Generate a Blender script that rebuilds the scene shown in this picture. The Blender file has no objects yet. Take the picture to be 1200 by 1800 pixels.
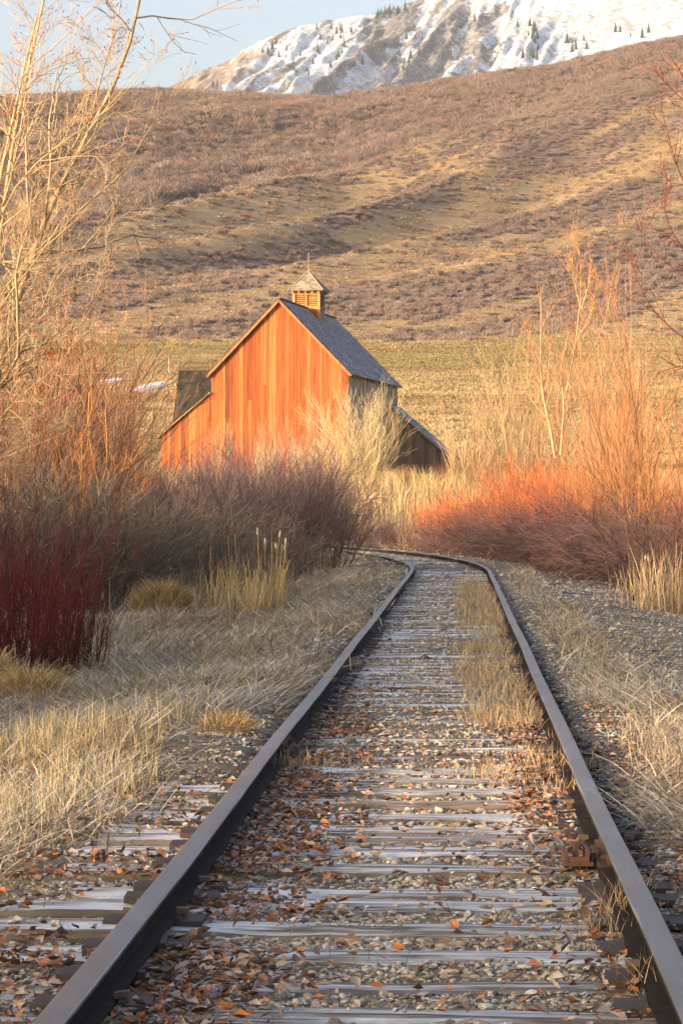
import bpy, math, random
import numpy as np
from mathutils import Vector, Matrix

# ------------------------------------------------------------------ camera, sky, sun, exposure
SC = bpy.context.scene
COL = SC.collection
CAM_Z = 1.285
cam_d = bpy.data.cameras.new("camera")
cam = bpy.data.objects.new("camera", cam_d)
COL.objects.link(cam)
cam.location = (0, 0, CAM_Z)
cam.rotation_euler = (math.radians(90 - 0.055), 0, 0)
cam_d.sensor_fit = 'AUTO'
cam_d.sensor_width = 36.0
cam_d.lens = 105.0
cam_d.clip_start = 0.5
cam_d.clip_end = 20000
SC.camera = cam

SUN_AZ = math.radians(53)      # to the left of straight behind the camera
SUN_EL = math.radians(9.0)
TO_SUN = Vector((-math.sin(SUN_AZ) * math.cos(SUN_EL), -math.cos(SUN_AZ) * math.cos(SUN_EL), math.sin(SUN_EL)))

world = bpy.data.worlds.new("World")
SC.world = world
world.use_nodes = True
nt = world.node_tree
nt.nodes.clear()
sky = nt.nodes.new('ShaderNodeTexSky')
sky.sky_type = 'NISHITA'
sky.sun_disc = False
sky.sun_elevation = SUN_EL
# sky rotation 0 = sun towards +Y, turning clockwise seen from above
sky.sun_rotation = math.atan2(TO_SUN.x, TO_SUN.y)
sky.air_density = 0.8
sky.dust_density = 5.0
sky.ozone_density = 1.0
sky.altitude = 0
bg = nt.nodes.new('ShaderNodeBackground')
bg.inputs['Strength'].default_value = 0.15
wo = nt.nodes.new('ShaderNodeOutputWorld')
thin = nt.nodes.new('ShaderNodeHueSaturation')      # thin high haze takes most of the blue out of the whole sky
thin.inputs['Saturation'].default_value = 0.95
thin.inputs['Hue'].default_value = 0.515
nt.links.new(sky.outputs[0], thin.inputs['Color'])
nt.links.new(thin.outputs[0], bg.inputs[0])
nt.links.new(bg.outputs[0], wo.inputs[0])

sun_d = bpy.data.lights.new("sun", 'SUN')
sun_d.energy = 2.4
sun_d.angle = math.radians(0.6)
sun_d.color = (1.0, 0.71, 0.48)
sun = bpy.data.objects.new("sun", sun_d)
COL.objects.link(sun)
sun.location = (-40, -30, 20)
sun.rotation_euler = TO_SUN.to_track_quat('Z', 'Y').to_euler()

SC.view_settings.view_transform = 'Standard'
SC.view_settings.look = 'None'
SC.view_settings.exposure = 1.62
SC.view_settings.gamma = 1.0
SC.view_settings.use_curve_mapping = False
SC.cycles.use_denoising = True
SC.cycles.denoising_input_passes = 'RGB_ALBEDO_NORMAL'
SC.cycles.denoising_prefilter = 'NONE'
SC.cycles.max_bounces = 5
SC.cycles.diffuse_bounces = 3
SC.cycles.glossy_bounces = 2
SC.cycles.transmission_bounces = 2
SC.cycles.caustics_reflective = False
SC.cycles.caustics_refractive = False

# ------------------------------------------------------------------ helpers
F = 5250.0
def wx(px, Y): return (px - 600.0) * Y / F
def wz(py, Y): return CAM_Z + (895.0 - py) * Y / F

def _hash(i, j, s):
    n = (i.astype(np.int64) * 374761393 + j.astype(np.int64) * 668265263 + s * 974711) & 0x7fffffff
    n = ((n ^ (n >> 13)) * 1274126177) & 0x7fffffff
    n = (n ^ (n >> 16)) & 0xffff
    return n / 65535.0
def vnoise(x, y, s=0):
    x = np.asarray(x, float); y = np.asarray(y, float)
    i = np.floor(x); j = np.floor(y); u = x - i; v = y - j
    u = u * u * (3 - 2 * u); v = v * v * (3 - 2 * v)
    a = _hash(i, j, s); b = _hash(i + 1, j, s); c = _hash(i, j + 1, s); d = _hash(i + 1, j + 1, s)
    return (a * (1 - u) + b * u) * (1 - v) + (c * (1 - u) + d * u) * v
def fbm(x, y, o=4, s=0):
    t = 0; a = 0.5; n = 0
    for k in range(o):
        t = t + a * vnoise(x * 2 ** k, y * 2 ** k, s + k * 17); n += a; a *= 0.5
    return t / n
def sstep(a, b, x):
    t = np.clip((x - a) / (b - a), 0, 1)
    return t * t * (3 - 2 * t)
def nrmz(v): return v / np.maximum(np.linalg.norm(v, axis=-1, keepdims=True), 1e-9)
def mixc(a, b, t):
    t = np.asarray(t)[..., None]
    return np.asarray(a) * (1 - t) + np.asarray(b) * t

class MB:
    """collects verts / faces / colours, built as one mesh"""
    def __init__(s): s.v = []; s.f = []; s.c = []; s.n = 0
    def add(s, v, f, c=(0.5, 0.5, 0.5)):
        v = np.asarray(v, float).reshape(-1, 3); f = np.asarray(f, np.int64)
        c = np.asarray(c, float)
        if c.ndim == 1: c = np.tile(c, (len(v), 1))
        s.v.append(v); s.f.append(f + s.n); s.c.append(c.reshape(-1, 3)); s.n += len(v)
        return s
    def box(s, x0, x1, y0, y1, z0, z1, c=(0.5, 0.5, 0.5)):
        v = [(x, y, z) for z in (z0, z1) for y in (y0, y1) for x in (x0, x1)]
        return s.add(v, [(0, 2, 3, 1), (4, 5, 7, 6), (0, 1, 5, 4), (2, 6, 7, 3), (0, 4, 6, 2), (1, 3, 7, 5)], c)
    def beam(s, a, b, w, h, c=(0.5, 0.5, 0.5), up=(0, 0, 1)):
        a = np.array(a, float); b = np.array(b, float); t = nrmz(b - a)
        u = nrmz(np.cross(t, np.array(up, float))); n = np.cross(u, t)
        v = [p + u * w / 2 * i + n * h / 2 * j for p in (a, b) for j in (-1, 1) for i in (-1, 1)]
        return s.add(v, [(0, 2, 3, 1), (4, 5, 7, 6), (0, 1, 5, 4), (2, 6, 7, 3), (0, 4, 6, 2), (1, 3, 7, 5)], c)
    def mesh(s, name, smooth=False):
        V = np.concatenate(s.v); C = np.concatenate(s.c)
        me = bpy.data.meshes.new(name)
        me.vertices.add(len(V)); me.vertices.foreach_set('co', V.astype(np.float32).ravel())
        loops = np.concatenate([f.ravel() for f in s.f])
        tot = np.concatenate([np.full(len(f), f.shape[1]) for f in s.f])
        me.loops.add(len(loops)); me.loops.foreach_set('vertex_index', loops.astype(np.int32))
        me.polygons.add(len(tot))
        me.polygons.foreach_set('loop_start', np.concatenate([[0], np.cumsum(tot)[:-1]]).astype(np.int32))
        me.polygons.foreach_set('use_smooth', np.full(len(tot), bool(smooth)))
        at = me.color_attributes.new('Col', 'FLOAT_COLOR', 'POINT')
        at.data.foreach_set('color', np.concatenate([C, np.ones((len(C), 1))], 1).astype(np.float32).ravel())
        me.update(calc_edges=True)
        return me
    def build(s, name, mat, parent=None, smooth=False):
        me = s.mesh(name, smooth); me.materials.append(mat)
        return link(name, me, parent)

def link(name, me, parent=None):
    o = bpy.data.objects.new(name, me); COL.objects.link(o)
    if parent is not None: o.parent = parent
    return o
def tag(o, label=None, cat=None, group=None, kind=None):
    if label: o['label'] = label
    if cat: o['category'] = cat
    if group: o['group'] = group
    if kind: o['kind'] = kind
    return o
def thing(name, label, cat, loc=(0, 0, 0), rz=0, group=None):
    o = bpy.data.objects.new(name, None); COL.objects.link(o)
    o.empty_display_size = 0.2
    o.location = loc; o.rotation_euler = (0, 0, rz)
    return tag(o, label, cat, group)
def dup(root, loc, rz=0, sc=1, label=None, group=None):
    r = root.copy(); COL.objects.link(r); r.location = loc; r.rotation_euler = (0, 0, rz)
    r.scale = sc if hasattr(sc, '__len__') else (sc, sc, sc)
    if label: r['label'] = label
    if group: r['group'] = group
    for ch in list(root.children):
        c = ch.copy(); COL.objects.link(c); c.parent = r
        for g in list(ch.children):
            d = g.copy(); COL.objects.link(d); d.parent = c
    return r

def mat(name, rough=0.85, col=None, nscale=0, namt=0.0, bump=0.0, bscale=30, stretch=(1, 1, 1), spec=0.25, rnd=0.0, extra=None, metal=0.0, inst=False):
    m = bpy.data.materials.new(name); m.use_nodes = True
    t = m.node_tree; b = t.nodes['Principled BSDF']
    b.inputs['Roughness'].default_value = rough
    b.inputs['Specular IOR Level'].default_value = spec
    b.inputs['Metallic'].default_value = metal
    if col is None:
        a = t.nodes.new('ShaderNodeAttribute'); a.attribute_name = 'Col'; a.attribute_type = 'INSTANCER' if inst else 'GEOMETRY'; out = a.outputs['Color']
    else:
        a = t.nodes.new('ShaderNodeRGB'); a.outputs[0].default_value = (*col, 1); out = a.outputs[0]
    tc = t.nodes.new('ShaderNodeTexCoord'); mp = t.nodes.new('ShaderNodeMapping')
    mp.inputs['Scale'].default_value = stretch
    t.links.new(tc.outputs['Object'], mp.inputs['Vector'])
    if namt:
        n = t.nodes.new('ShaderNodeTexNoise'); n.inputs['Scale'].default_value = nscale; n.inputs['Detail'].default_value = 6
        n.inputs['Roughness'].default_value = 0.65
        t.links.new(mp.outputs[0], n.inputs['Vector'])
        r = t.nodes.new('ShaderNodeMapRange'); r.inputs['From Min'].default_value = 0.3; r.inputs['From Max'].default_value = 0.7
        r.inputs['To Min'].default_value = 1 - namt; r.inputs['To Max'].default_value = 1 + namt
        t.links.new(n.outputs['Fac'], r.inputs['Value'])
        mx = t.nodes.new('ShaderNodeVectorMath'); mx.operation = 'SCALE'
        t.links.new(out, mx.inputs[0]); t.links.new(r.outputs[0], mx.inputs['Scale']); out = mx.outputs[0]
    if rnd:
        oi = t.nodes.new('ShaderNodeObjectInfo'); r = t.nodes.new('ShaderNodeMapRange')
        r.inputs['To Min'].default_value = 1 - rnd; r.inputs['To Max'].default_value = 1 + rnd
        t.links.new(oi.outputs['Random'], r.inputs['Value'])
        mx = t.nodes.new('ShaderNodeVectorMath'); mx.operation = 'SCALE'
        t.links.new(out, mx.inputs[0]); t.links.new(r.outputs[0], mx.inputs['Scale']); out = mx.outputs[0]
    if extra: out = extra(t, out, mp)
    t.links.new(out, b.inputs['Base Color'])
    if bump:
        n = t.nodes.new('ShaderNodeTexNoise'); n.inputs['Scale'].default_value = bscale; n.inputs['Detail'].default_value = 8
        n.inputs['Roughness'].default_value = 0.7
        t.links.new(mp.outputs[0], n.inputs['Vector'])
        bm = t.nodes.new('ShaderNodeBump'); bm.inputs['Strength'].default_value = 1.0; bm.inputs['Distance'].default_value = bump
        t.links.new(n.outputs['Fac'], bm.inputs['Height']); t.links.new(bm.outputs[0], b.inputs['Normal'])
    return m

def frost_extra(lo, hi, color, scale=9.0, zmin=0.6, vary=0.0):
    """hoar frost lying in patches on upward faces"""
    def f(t, out, mp):
        n = t.nodes.new('ShaderNodeTexNoise'); n.inputs['Scale'].default_value = scale; n.inputs['Detail'].default_value = 7
        n.inputs['Roughness'].default_value = 0.7
        t.links.new(mp.outputs[0], n.inputs['Vector'])
        r = t.nodes.new('ShaderNodeMapRange'); r.inputs['From Min'].default_value = lo; r.inputs['From Max'].default_value = hi
        fac = n.outputs['Fac']
        if vary:
            oi = t.nodes.new('ShaderNodeObjectInfo'); ma = t.nodes.new('ShaderNodeMath'); ma.operation = 'MULTIPLY_ADD'
            t.links.new(oi.outputs['Random'], ma.inputs[0]); ma.inputs[1].default_value = -vary; t.links.new(fac, ma.inputs[2]); fac = ma.outputs[0]
        t.links.new(fac, r.inputs['Value'])
        g = t.nodes.new('ShaderNodeNewGeometry'); sx = t.nodes.new('ShaderNodeSeparateXYZ')
        t.links.new(g.outputs['Normal'], sx.inputs[0])
        rz = t.nodes.new('ShaderNodeMapRange'); rz.inputs['From Min'].default_value = zmin; rz.inputs['From Max'].default_value = zmin + 0.25
        t.links.new(sx.outputs['Z'], rz.inputs['Value'])
        mu = t.nodes.new('ShaderNodeMath'); mu.operation = 'MULTIPLY'
        t.links.new(r.outputs[0], mu.inputs[0]); t.links.new(rz.outputs[0], mu.inputs[1])
        mx = t.nodes.new('ShaderNodeMix'); mx.data_type = 'RGBA'
        t.links.new(mu.outputs[0], mx.inputs['Factor']); t.links.new(out, mx.inputs[6])
        mx.inputs[7].default_value = (*color, 1)
        return mx.outputs[2]
    return f

M_twig = mat('twig_bark', 0.8, namt=0.25, nscale=6, rnd=0.12)
M_bark = mat('trunk_bark', 0.85, namt=0.3, nscale=14, stretch=(1, 1, 0.4), bump=0.01, bscale=30)
M_grass = mat('dry_grass', 0.75, namt=0.15, nscale=3)
M_soil = mat('soil', 0.95, namt=0.35, nscale=2.2, bump=0.03, bscale=9)
M_far = mat('dry_hill_grass', 0.95, namt=0.18, nscale=0.06, bump=0.5, bscale=0.25)
M_scrub = mat('scrub_twigs', 0.95)
M_tuft = mat('scattered_tufts', 0.9, inst=True)
M_stone = mat('stone', 0.9, namt=0.25, nscale=40, bump=0.004, bscale=60, extra=frost_extra(0.48, 0.68, (0.62, 0.63, 0.66), 5.0, 0.45))
M_leaf = mat('dead_leaf', 0.8, namt=0.3, nscale=30)
def snow_extra(t, out, mp):
    # Col: R = how rocky, G = bare brushy shoulder, B = rock tone; noise breaks the edges up
    se = t.nodes.new('ShaderNodeSeparateColor'); t.links.new(out, se.inputs[0])
    def noise(scale, det, st):
        m2 = t.nodes.new('ShaderNodeMapping'); m2.inputs['Scale'].default_value = st; tc = t.nodes.new('ShaderNodeTexCoord'); t.links.new(tc.outputs['Object'], m2.inputs[0])
        n = t.nodes.new('ShaderNodeTexNoise'); n.inputs['Scale'].default_value = scale; n.inputs['Detail'].default_value = det; n.inputs['Roughness'].default_value = 0.72
        t.links.new(m2.outputs[0], n.inputs['Vector']); return n.outputs['Fac']
    def math_(op, a, b):
        m = t.nodes.new('ShaderNodeMath'); m.operation = op
        for i, q in enumerate((a, b)):
            if isinstance(q, (int, float)): m.inputs[i].default_value = q
            else: t.links.new(q, m.inputs[i])
        return m.outputs[0]
    def rng(v, a, b):
        r = t.nodes.new('ShaderNodeMapRange'); r.inputs['From Min'].default_value = a; r.inputs['From Max'].default_value = b; t.links.new(v, r.inputs['Value']); return r.outputs[0]
    def mix(f, a, b):
        m = t.nodes.new('ShaderNodeMix'); m.data_type = 'RGBA'; t.links.new(f, m.inputs['Factor'])
        for i, q in ((6, a), (7, b)):
            if isinstance(q, tuple): m.inputs[i].default_value = (*q, 1)
            else: t.links.new(q, m.inputs[i])
        return m.outputs[2]
    n1 = noise(0.028, 10, (1, 0.45, 1)); n2 = noise(0.11, 8, (1, 0.5, 1)); n3 = noise(0.009, 8, (1, 1, 1))
    rk = rng(math_('ADD', math_('MULTIPLY', se.outputs[0], 0.80), n1), 0.63, 0.67)
    sp = rng(math_('ADD', math_('MULTIPLY', n3, 0.5), n2), 0.74, 0.82)
    rc = mix(n2, (0.07, 0.07, 0.085), (0.22, 0.195, 0.19)); bc = mix(n2, (0.20, 0.15, 0.13), (0.46, 0.33, 0.24))
    c = mix(rk, (0.62, 0.68, 0.76), rc); c = mix(math_('MULTIPLY', sp, 0.9), c, (0.36, 0.34, 0.34))
    return mix(rng(math_('ADD', se.outputs[1], math_('MULTIPLY', n1, 0.6)), 0.62, 0.85), c, bc)
M_snow = mat('snow_and_rock', 0.9, bump=1.5, bscale=0.11, extra=snow_extra)
M_plank = mat('weathered_cedar', 0.8, namt=0.42, nscale=2.2, stretch=(4, 4, 0.22), bump=0.006, bscale=4, rnd=0.22)
M_shingle = mat('grey_shingle', 0.85, namt=0.2, nscale=3.0)
M_dark = mat('dark_interior', 0.95, col=(0.02, 0.015, 0.012))
M_sleeper = mat('weathered_tie_wood', 0.9, namt=0.4, nscale=5, stretch=(0.6, 9, 9), bump=0.012, bscale=5,
                extra=frost_extra(0.36, 0.52, (0.64, 0.67, 0.72), 2.5, 0.7, 0.10), rnd=0.2)

def scatter(name, P, rz, S, C, protos, m):
    """many small tufts on the terrain: points carrying turn, size and colour, instanced with geometry nodes"""
    n = len(P); me = bpy.data.meshes.new(name); me.vertices.add(n); me.vertices.foreach_set('co', np.asarray(P, np.float32).ravel())
    a = me.attributes.new('turn', 'FLOAT_VECTOR', 'POINT'); a.data.foreach_set('vector', np.stack([rz * 0, rz * 0, rz], 1).astype(np.float32).ravel())
    a = me.attributes.new('size', 'FLOAT_VECTOR', 'POINT'); a.data.foreach_set('vector', np.asarray(S, np.float32).ravel())
    a = me.attributes.new('pick', 'INT', 'POINT'); a.data.foreach_set('value', (np.arange(n) % len(protos)).astype(np.int32))
    a = me.attributes.new('Col', 'FLOAT_COLOR', 'POINT'); a.data.foreach_set('color', np.concatenate([C, np.ones((n, 1))], 1).astype(np.float32).ravel())
    o = link(name, me)
    cl = bpy.data.collections.new(name + '_tufts')
    for i, p in enumerate(protos):
        p.materials.append(m); cl.objects.link(bpy.data.objects.new('tuft_%02d' % i, p))
    ng = bpy.data.node_groups.new(name, 'GeometryNodeTree')
    ng.interface.new_socket('Geometry', in_out='INPUT', socket_type='NodeSocketGeometry'); ng.interface.new_socket('Geometry', in_out='OUTPUT', socket_type='NodeSocketGeometry')
    N = ng.nodes; gi = N.new('NodeGroupInput'); go = N.new('NodeGroupOutput'); ip = N.new('GeometryNodeInstanceOnPoints'); ci = N.new('GeometryNodeCollectionInfo')
    ci.inputs['Collection'].default_value = cl; ci.inputs['Separate Children'].default_value = True; ci.inputs['Reset Children'].default_value = True
    ip.inputs['Pick Instance'].default_value = True
    def attr(nm, ty):
        q = N.new('GeometryNodeInputNamedAttribute'); q.data_type = ty; q.inputs['Name'].default_value = nm; return q.outputs['Attribute']
    ng.links.new(gi.outputs[0], ip.inputs['Points']); ng.links.new(ci.outputs[0], ip.inputs['Instance'])
    ng.links.new(attr('pick', 'INT'), ip.inputs['Instance Index']); ng.links.new(attr('size', 'FLOAT_VECTOR'), ip.inputs['Scale'])
    e2 = N.new('FunctionNodeEulerToRotation'); ng.links.new(attr('turn', 'FLOAT_VECTOR'), e2.inputs[0]); ng.links.new(e2.outputs[0], ip.inputs['Rotation'])
    ng.links.new(ip.outputs[0], go.inputs[0])
    md = o.modifiers.new('scatter', 'NODES'); md.node_group = ng
    return o
# ------------------------------------------------------------------ track line and terrain
TX0, TSL, TY1, TR = 0.10 - 0.04 * 7.57, 0.04, 57.0, 175.0
def cx(Y):
    Y = np.asarray(Y, float)
    d = np.clip(Y - TY1, 0, 60)
    return TX0 + TSL * Y - 0.5 * d * d / TR
_ds = 0.25
_s = np.arange(0, 140, _ds)
TP = np.zeros((len(_s), 2)); TH = np.zeros(len(_s))
_p = np.array([TX0 + TSL * -4.0, -4.0]); _h = math.atan(TSL)
for _i in range(len(_s)):
    TP[_i] = _p; TH[_i] = _h
    if _p[1] > TY1: _h -= _ds / TR
    _p = _p + _ds * np.array([math.sin(_h), math.cos(_h)])
def track_at(s):
    """point and heading at arc length s (s = Y + 4 along the straight)"""
    return np.interp(s, _s, TP[:, 0]), np.interp(s, _s, TP[:, 1]), np.interp(s, _s, TH)

_ty = np.arange(-60, 2600, 1.0)
_tz = np.interp(_ty, [-60, 94, 104, 120, 150, 180, 230, 300, 400, 650, 800, 1000, 1600, 1680, 1800, 2600],
                [0, 0, 0.7, 1.5, 2.5, 3.2, 4.6, 10.0, 17.5, 38, 60, 95, 219, 226, 215, 120])
def _smooth(a, w):
    k = np.hanning(2 * w + 1); k /= k.sum()
    return np.convolve(np.pad(a, w, mode='edge'), k, 'valid')
_w = sstep(250, 700, _ty)
_tz = _smooth(_tz, 3) * (1 - _w) + _smooth(_tz, 45) * _w
def H(X, Y):
    X = np.asarray(X, float); Y = np.asarray(Y, float)
    z = np.interp(Y, _ty, _tz)
    # ridge line of the brushy hill
    lat = np.interp(X / np.maximum(Y, 50) * 1600, [-600, -183, -102, -46, 0, 46, 107, 152, 183, 600], [30, 3, 4, 2, 0, 9, 19, 27, 32, 110])
    z = z + lat * sstep(600, 1600, Y)
    # spurs running down to the near left
    n = 0.905 * X - 0.425 * Y; d = 0.425 * X + 0.905 * Y
    hh = sstep(560, 850, Y) * (1 - 0.75 * sstep(1420, 1620, Y))
    r = 1 - np.abs(2 * vnoise(n / 62.0 + 0.6 * vnoise(d / 300, n / 200, 5), d / 420.0, 3) - 1)
    z = z + hh * (14.0 * (r - 0.5) + 8 * (fbm(n / 34, d / 120, 3, 9) - 0.5))
    z = z - 9.0 * np.exp(-((X + 66 - 0.16 * (Y - 1050)) / 7.0) ** 2) * sstep(930, 1000, Y) * (1 - sstep(1120, 1260, Y))      # the dark draw on the left
    z = z + sstep(270, 500, Y) * 4.0 * (fbm(X / 70, Y / 110, 3, 21) - 0.5) * (1 - 0.5 * sstep(560, 700, Y))
    # near ground: ditches and small bumps, level under the track
    dt = X - cx(np.clip(Y, -40, 118))
    near = 1 - sstep(96, 110, Y)
    zz = -0.040 + 0.022 * sstep(14, 17, Y) + 0.05 * sstep(.84, .95, dt) - 0.02 * sstep(.84, .95, -dt) * (1 - sstep(12.5, 13.5, Y)) + 0.05 * sstep(.84, .95, -dt) * sstep(13.5, 15.5, Y) + 0.024 * (fbm(X / .35, Y / .3, 3, 35) - 0.5) - 0.13 * sstep(1.35, 2.6, np.abs(dt)) - 0.55 * sstep(2.4, 5.5, dt) * sstep(14, 30, Y) - 0.12 * sstep(3, 8, -dt)
    zz = zz + (fbm(X / 0.9, Y / 0.9, 3, 31) - 0.5) * 0.12 * sstep(1.5, 2.4, np.abs(dt))
    trk = sstep(3.5, 6.0, np.abs(dt) - 8 * sstep(100, 118, Y))
    z = np.where(Y < 110, z * np.maximum(trk, 1 - near) + zz * near, z)
    z = z + (fbm(X / 6, Y / 9, 3, 77) - 0.5) * 0.5 * sstep(110, 130, Y)
    return z
def h1(x, y): return float(H(np.array([x]), np.array([y]))[0])

def scrub_density(X, Y):
    n = 0.905 * X - 0.425 * Y; d = 0.425 * X + 0.905 * Y
    up = Y - (950 + 2.1 * (X + 85)) + 160 * (fbm(X / 60, Y / 120, 3, 41) - 0.5)
    dense = sstep(-40, 60, up)
    band = fbm(n / 21.0 + 0.8 * fbm(d / 90, n / 40, 2, 8), d / 150.0, 3, 52)
    b2 = sstep(0.40, 0.53, band)
    low = sstep(600, 700, Y)
    dd = low * np.maximum(b2 * 0.95, dense * (0.55 + 0.45 * sstep(0.25, 0.45, fbm(X / 30, Y / 45, 3, 61))))
    # open grassy trail up the slope
    tx = 42 + 14 * np.sin(Y / 70.0)
    tr = np.exp(-((X - tx) / 3.5) ** 2) * sstep(900, 960, Y) * (1 - sstep(1330, 1400, Y))
    patch = np.exp(-((X - 46) / 13) ** 2 - ((Y - 1075) / 55) ** 2)
    return np.clip(dd * (1 - tr) * (1 - 0.9 * patch), 0, 1)

def ground_colour(X, Y):
    n1 = fbm(X / 1.3, Y / 1.3, 4, 71); n2 = fbm(X / 9, Y / 14, 3, 72)
    dt = np.abs(X - cx(np.clip(Y, -40, 118)))
    gravel = mixc((0.155, 0.125, 0.095), (0.24, 0.20, 0.155), n1)
    thatch = mixc((0.20, 0.155, 0.09), (0.36, 0.29, 0.18), n1)
    bank = sstep(1.3, 1.7, X - cx(np.clip(Y, -40, 118)) + 0.4 * (n1 - 0.5)) * (1 - sstep(4.5, 6.0, dt)) * sstep(15, 19, Y)
    c = mixc(gravel, thatch, sstep(1.15, 1.6, dt + 0.5 * (n1 - 0.5)) * (1 - bank))
    gold = mixc((0.33, 0.25, 0.14), (0.45, 0.345, 0.195), n2)
    c = mixc(c, gold, sstep(96, 120, Y))
    # meadow strips
    w = Y + 0.16 * X + 20 * (fbm(X / 60, Y / 200, 2, 81) - 0.5)
    ang = np.interp(Y, _ty, _tz - CAM_Z) / np.maximum(Y, 1)
    strip = fbm(X / 140.0, w / 42.0, 3, 83)
    green = sstep(0.62, 0.70, strip) * sstep(255, 285, Y) * (1 - sstep(560, 640, Y))
    c = mixc(c, (0.23, 0.215, 0.09), green * 0.55)
    brown = sstep(0.52, 0.64, fbm(X / 90.0, w / 30.0, 4, 85)) * sstep(240, 270, Y)
    c = mixc(c, (0.27, 0.18, 0.10), brown * 0.65 * (1 - green))
    # hill
    hill = sstep(600, 680, Y)
    nh = fbm(X / 18, Y / 30, 4, 91)
    hg = mixc((0.30, 0.212, 0.125), (0.45, 0.32, 0.175), nh)
    hb = mixc((0.24, 0.165, 0.13), (0.32, 0.22, 0.16), nh)
    hc = mixc(hg, hb, sstep(0.15, 0.8, scrub_density(X, Y)))
    return mixc(c, hc, hill)

ROWS = np.concatenate([np.arange(-30, 4, 1.5), np.arange(4, 34, 0.25), np.arange(34, 70, 0.5), np.arange(70, 130, 1.0), np.arange(130, 260, 2.6),
                       np.geomspace(260, 2300, 250)])
U = np.linspace(-1, 1, 301); U = 0.28 * U + 0.72 * U ** 3
def ground_sheet(name, r0, r1, m):
    R = ROWS[r0:r1 + 1]; R = R[R <= 2300]
    a = np.maximum(40.0, 0.62 * np.abs(R))
    X = a[:, None] * U[None, :]; Y = np.repeat(R[:, None], len(U), 1)
    Z = H(X, Y)
    V = np.stack([X, Y, Z], -1).reshape(-1, 3)
    nc = len(U); i = np.arange(len(R) - 1)[:, None] * nc + np.arange(nc - 1)[None, :]; i = i.ravel()
    Fq = np.stack([i, i + 1, i + nc + 1, i + nc], 1)
    mb = MB().add(V, Fq, ground_colour(X, Y).reshape(-1, 3))
    o = mb.build(name, m, smooth=True)
    return tag(o, kind='structure')
ia = int(np.searchsorted(ROWS, 240)); ib = int(np.searchsorted(ROWS, 620))
ground = ground_sheet('ground', 0, ia, M_soil)
field = ground_sheet('field', ia, ib, M_far)
hill = ground_sheet('hillside', ib, len(ROWS) - 1, M_far)
tag(ground, 'frosty grassy ground beside the railway track', 'ground')
tag(field, 'tan valley field with thin green strips', 'field')
tag(hill, 'brown brushy hillside with golden grass bands', 'hill')

# brush on the hillside
def tuft_mesh(seed, k, wid, flare, dome=True):
    """a unit sized spray of thin upright slivers"""
    g = np.random.default_rng(seed); th = g.uniform(0, 2 * np.pi, k); rr = np.sqrt(g.random(k)) * (0.85 if dome else 1.0)
    top = np.sqrt(np.clip(1 - 0.9 * rr ** 2, 0.05, 1)) if dome else np.ones(k)
    top = top * g.uniform(.55, 1.12, k); z0 = top * g.uniform(0, .55, k) if dome else top * 0
    bx, by = np.cos(th) * rr, np.sin(th) * rr; w = wid * g.uniform(.6, 1.4, k); a = g.uniform(0, 2 * np.pi, k)
    p0 = np.stack([bx * .8 - np.cos(a) * w, by * .8 - np.sin(a) * w, z0 - .1], 1); p1 = np.stack([bx * .8 + np.cos(a) * w, by * .8 + np.sin(a) * w, z0 - .1], 1)
    p2 = np.stack([bx * (1 + flare) + g.normal(0, .12, k), by * (1 + flare) + g.normal(0, .12, k), top], 1)
    return MB().add(np.stack([p0, p1, p2], 1).reshape(-1, 3), np.arange(3 * k).reshape(-1, 3)).mesh('tuft')
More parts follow.
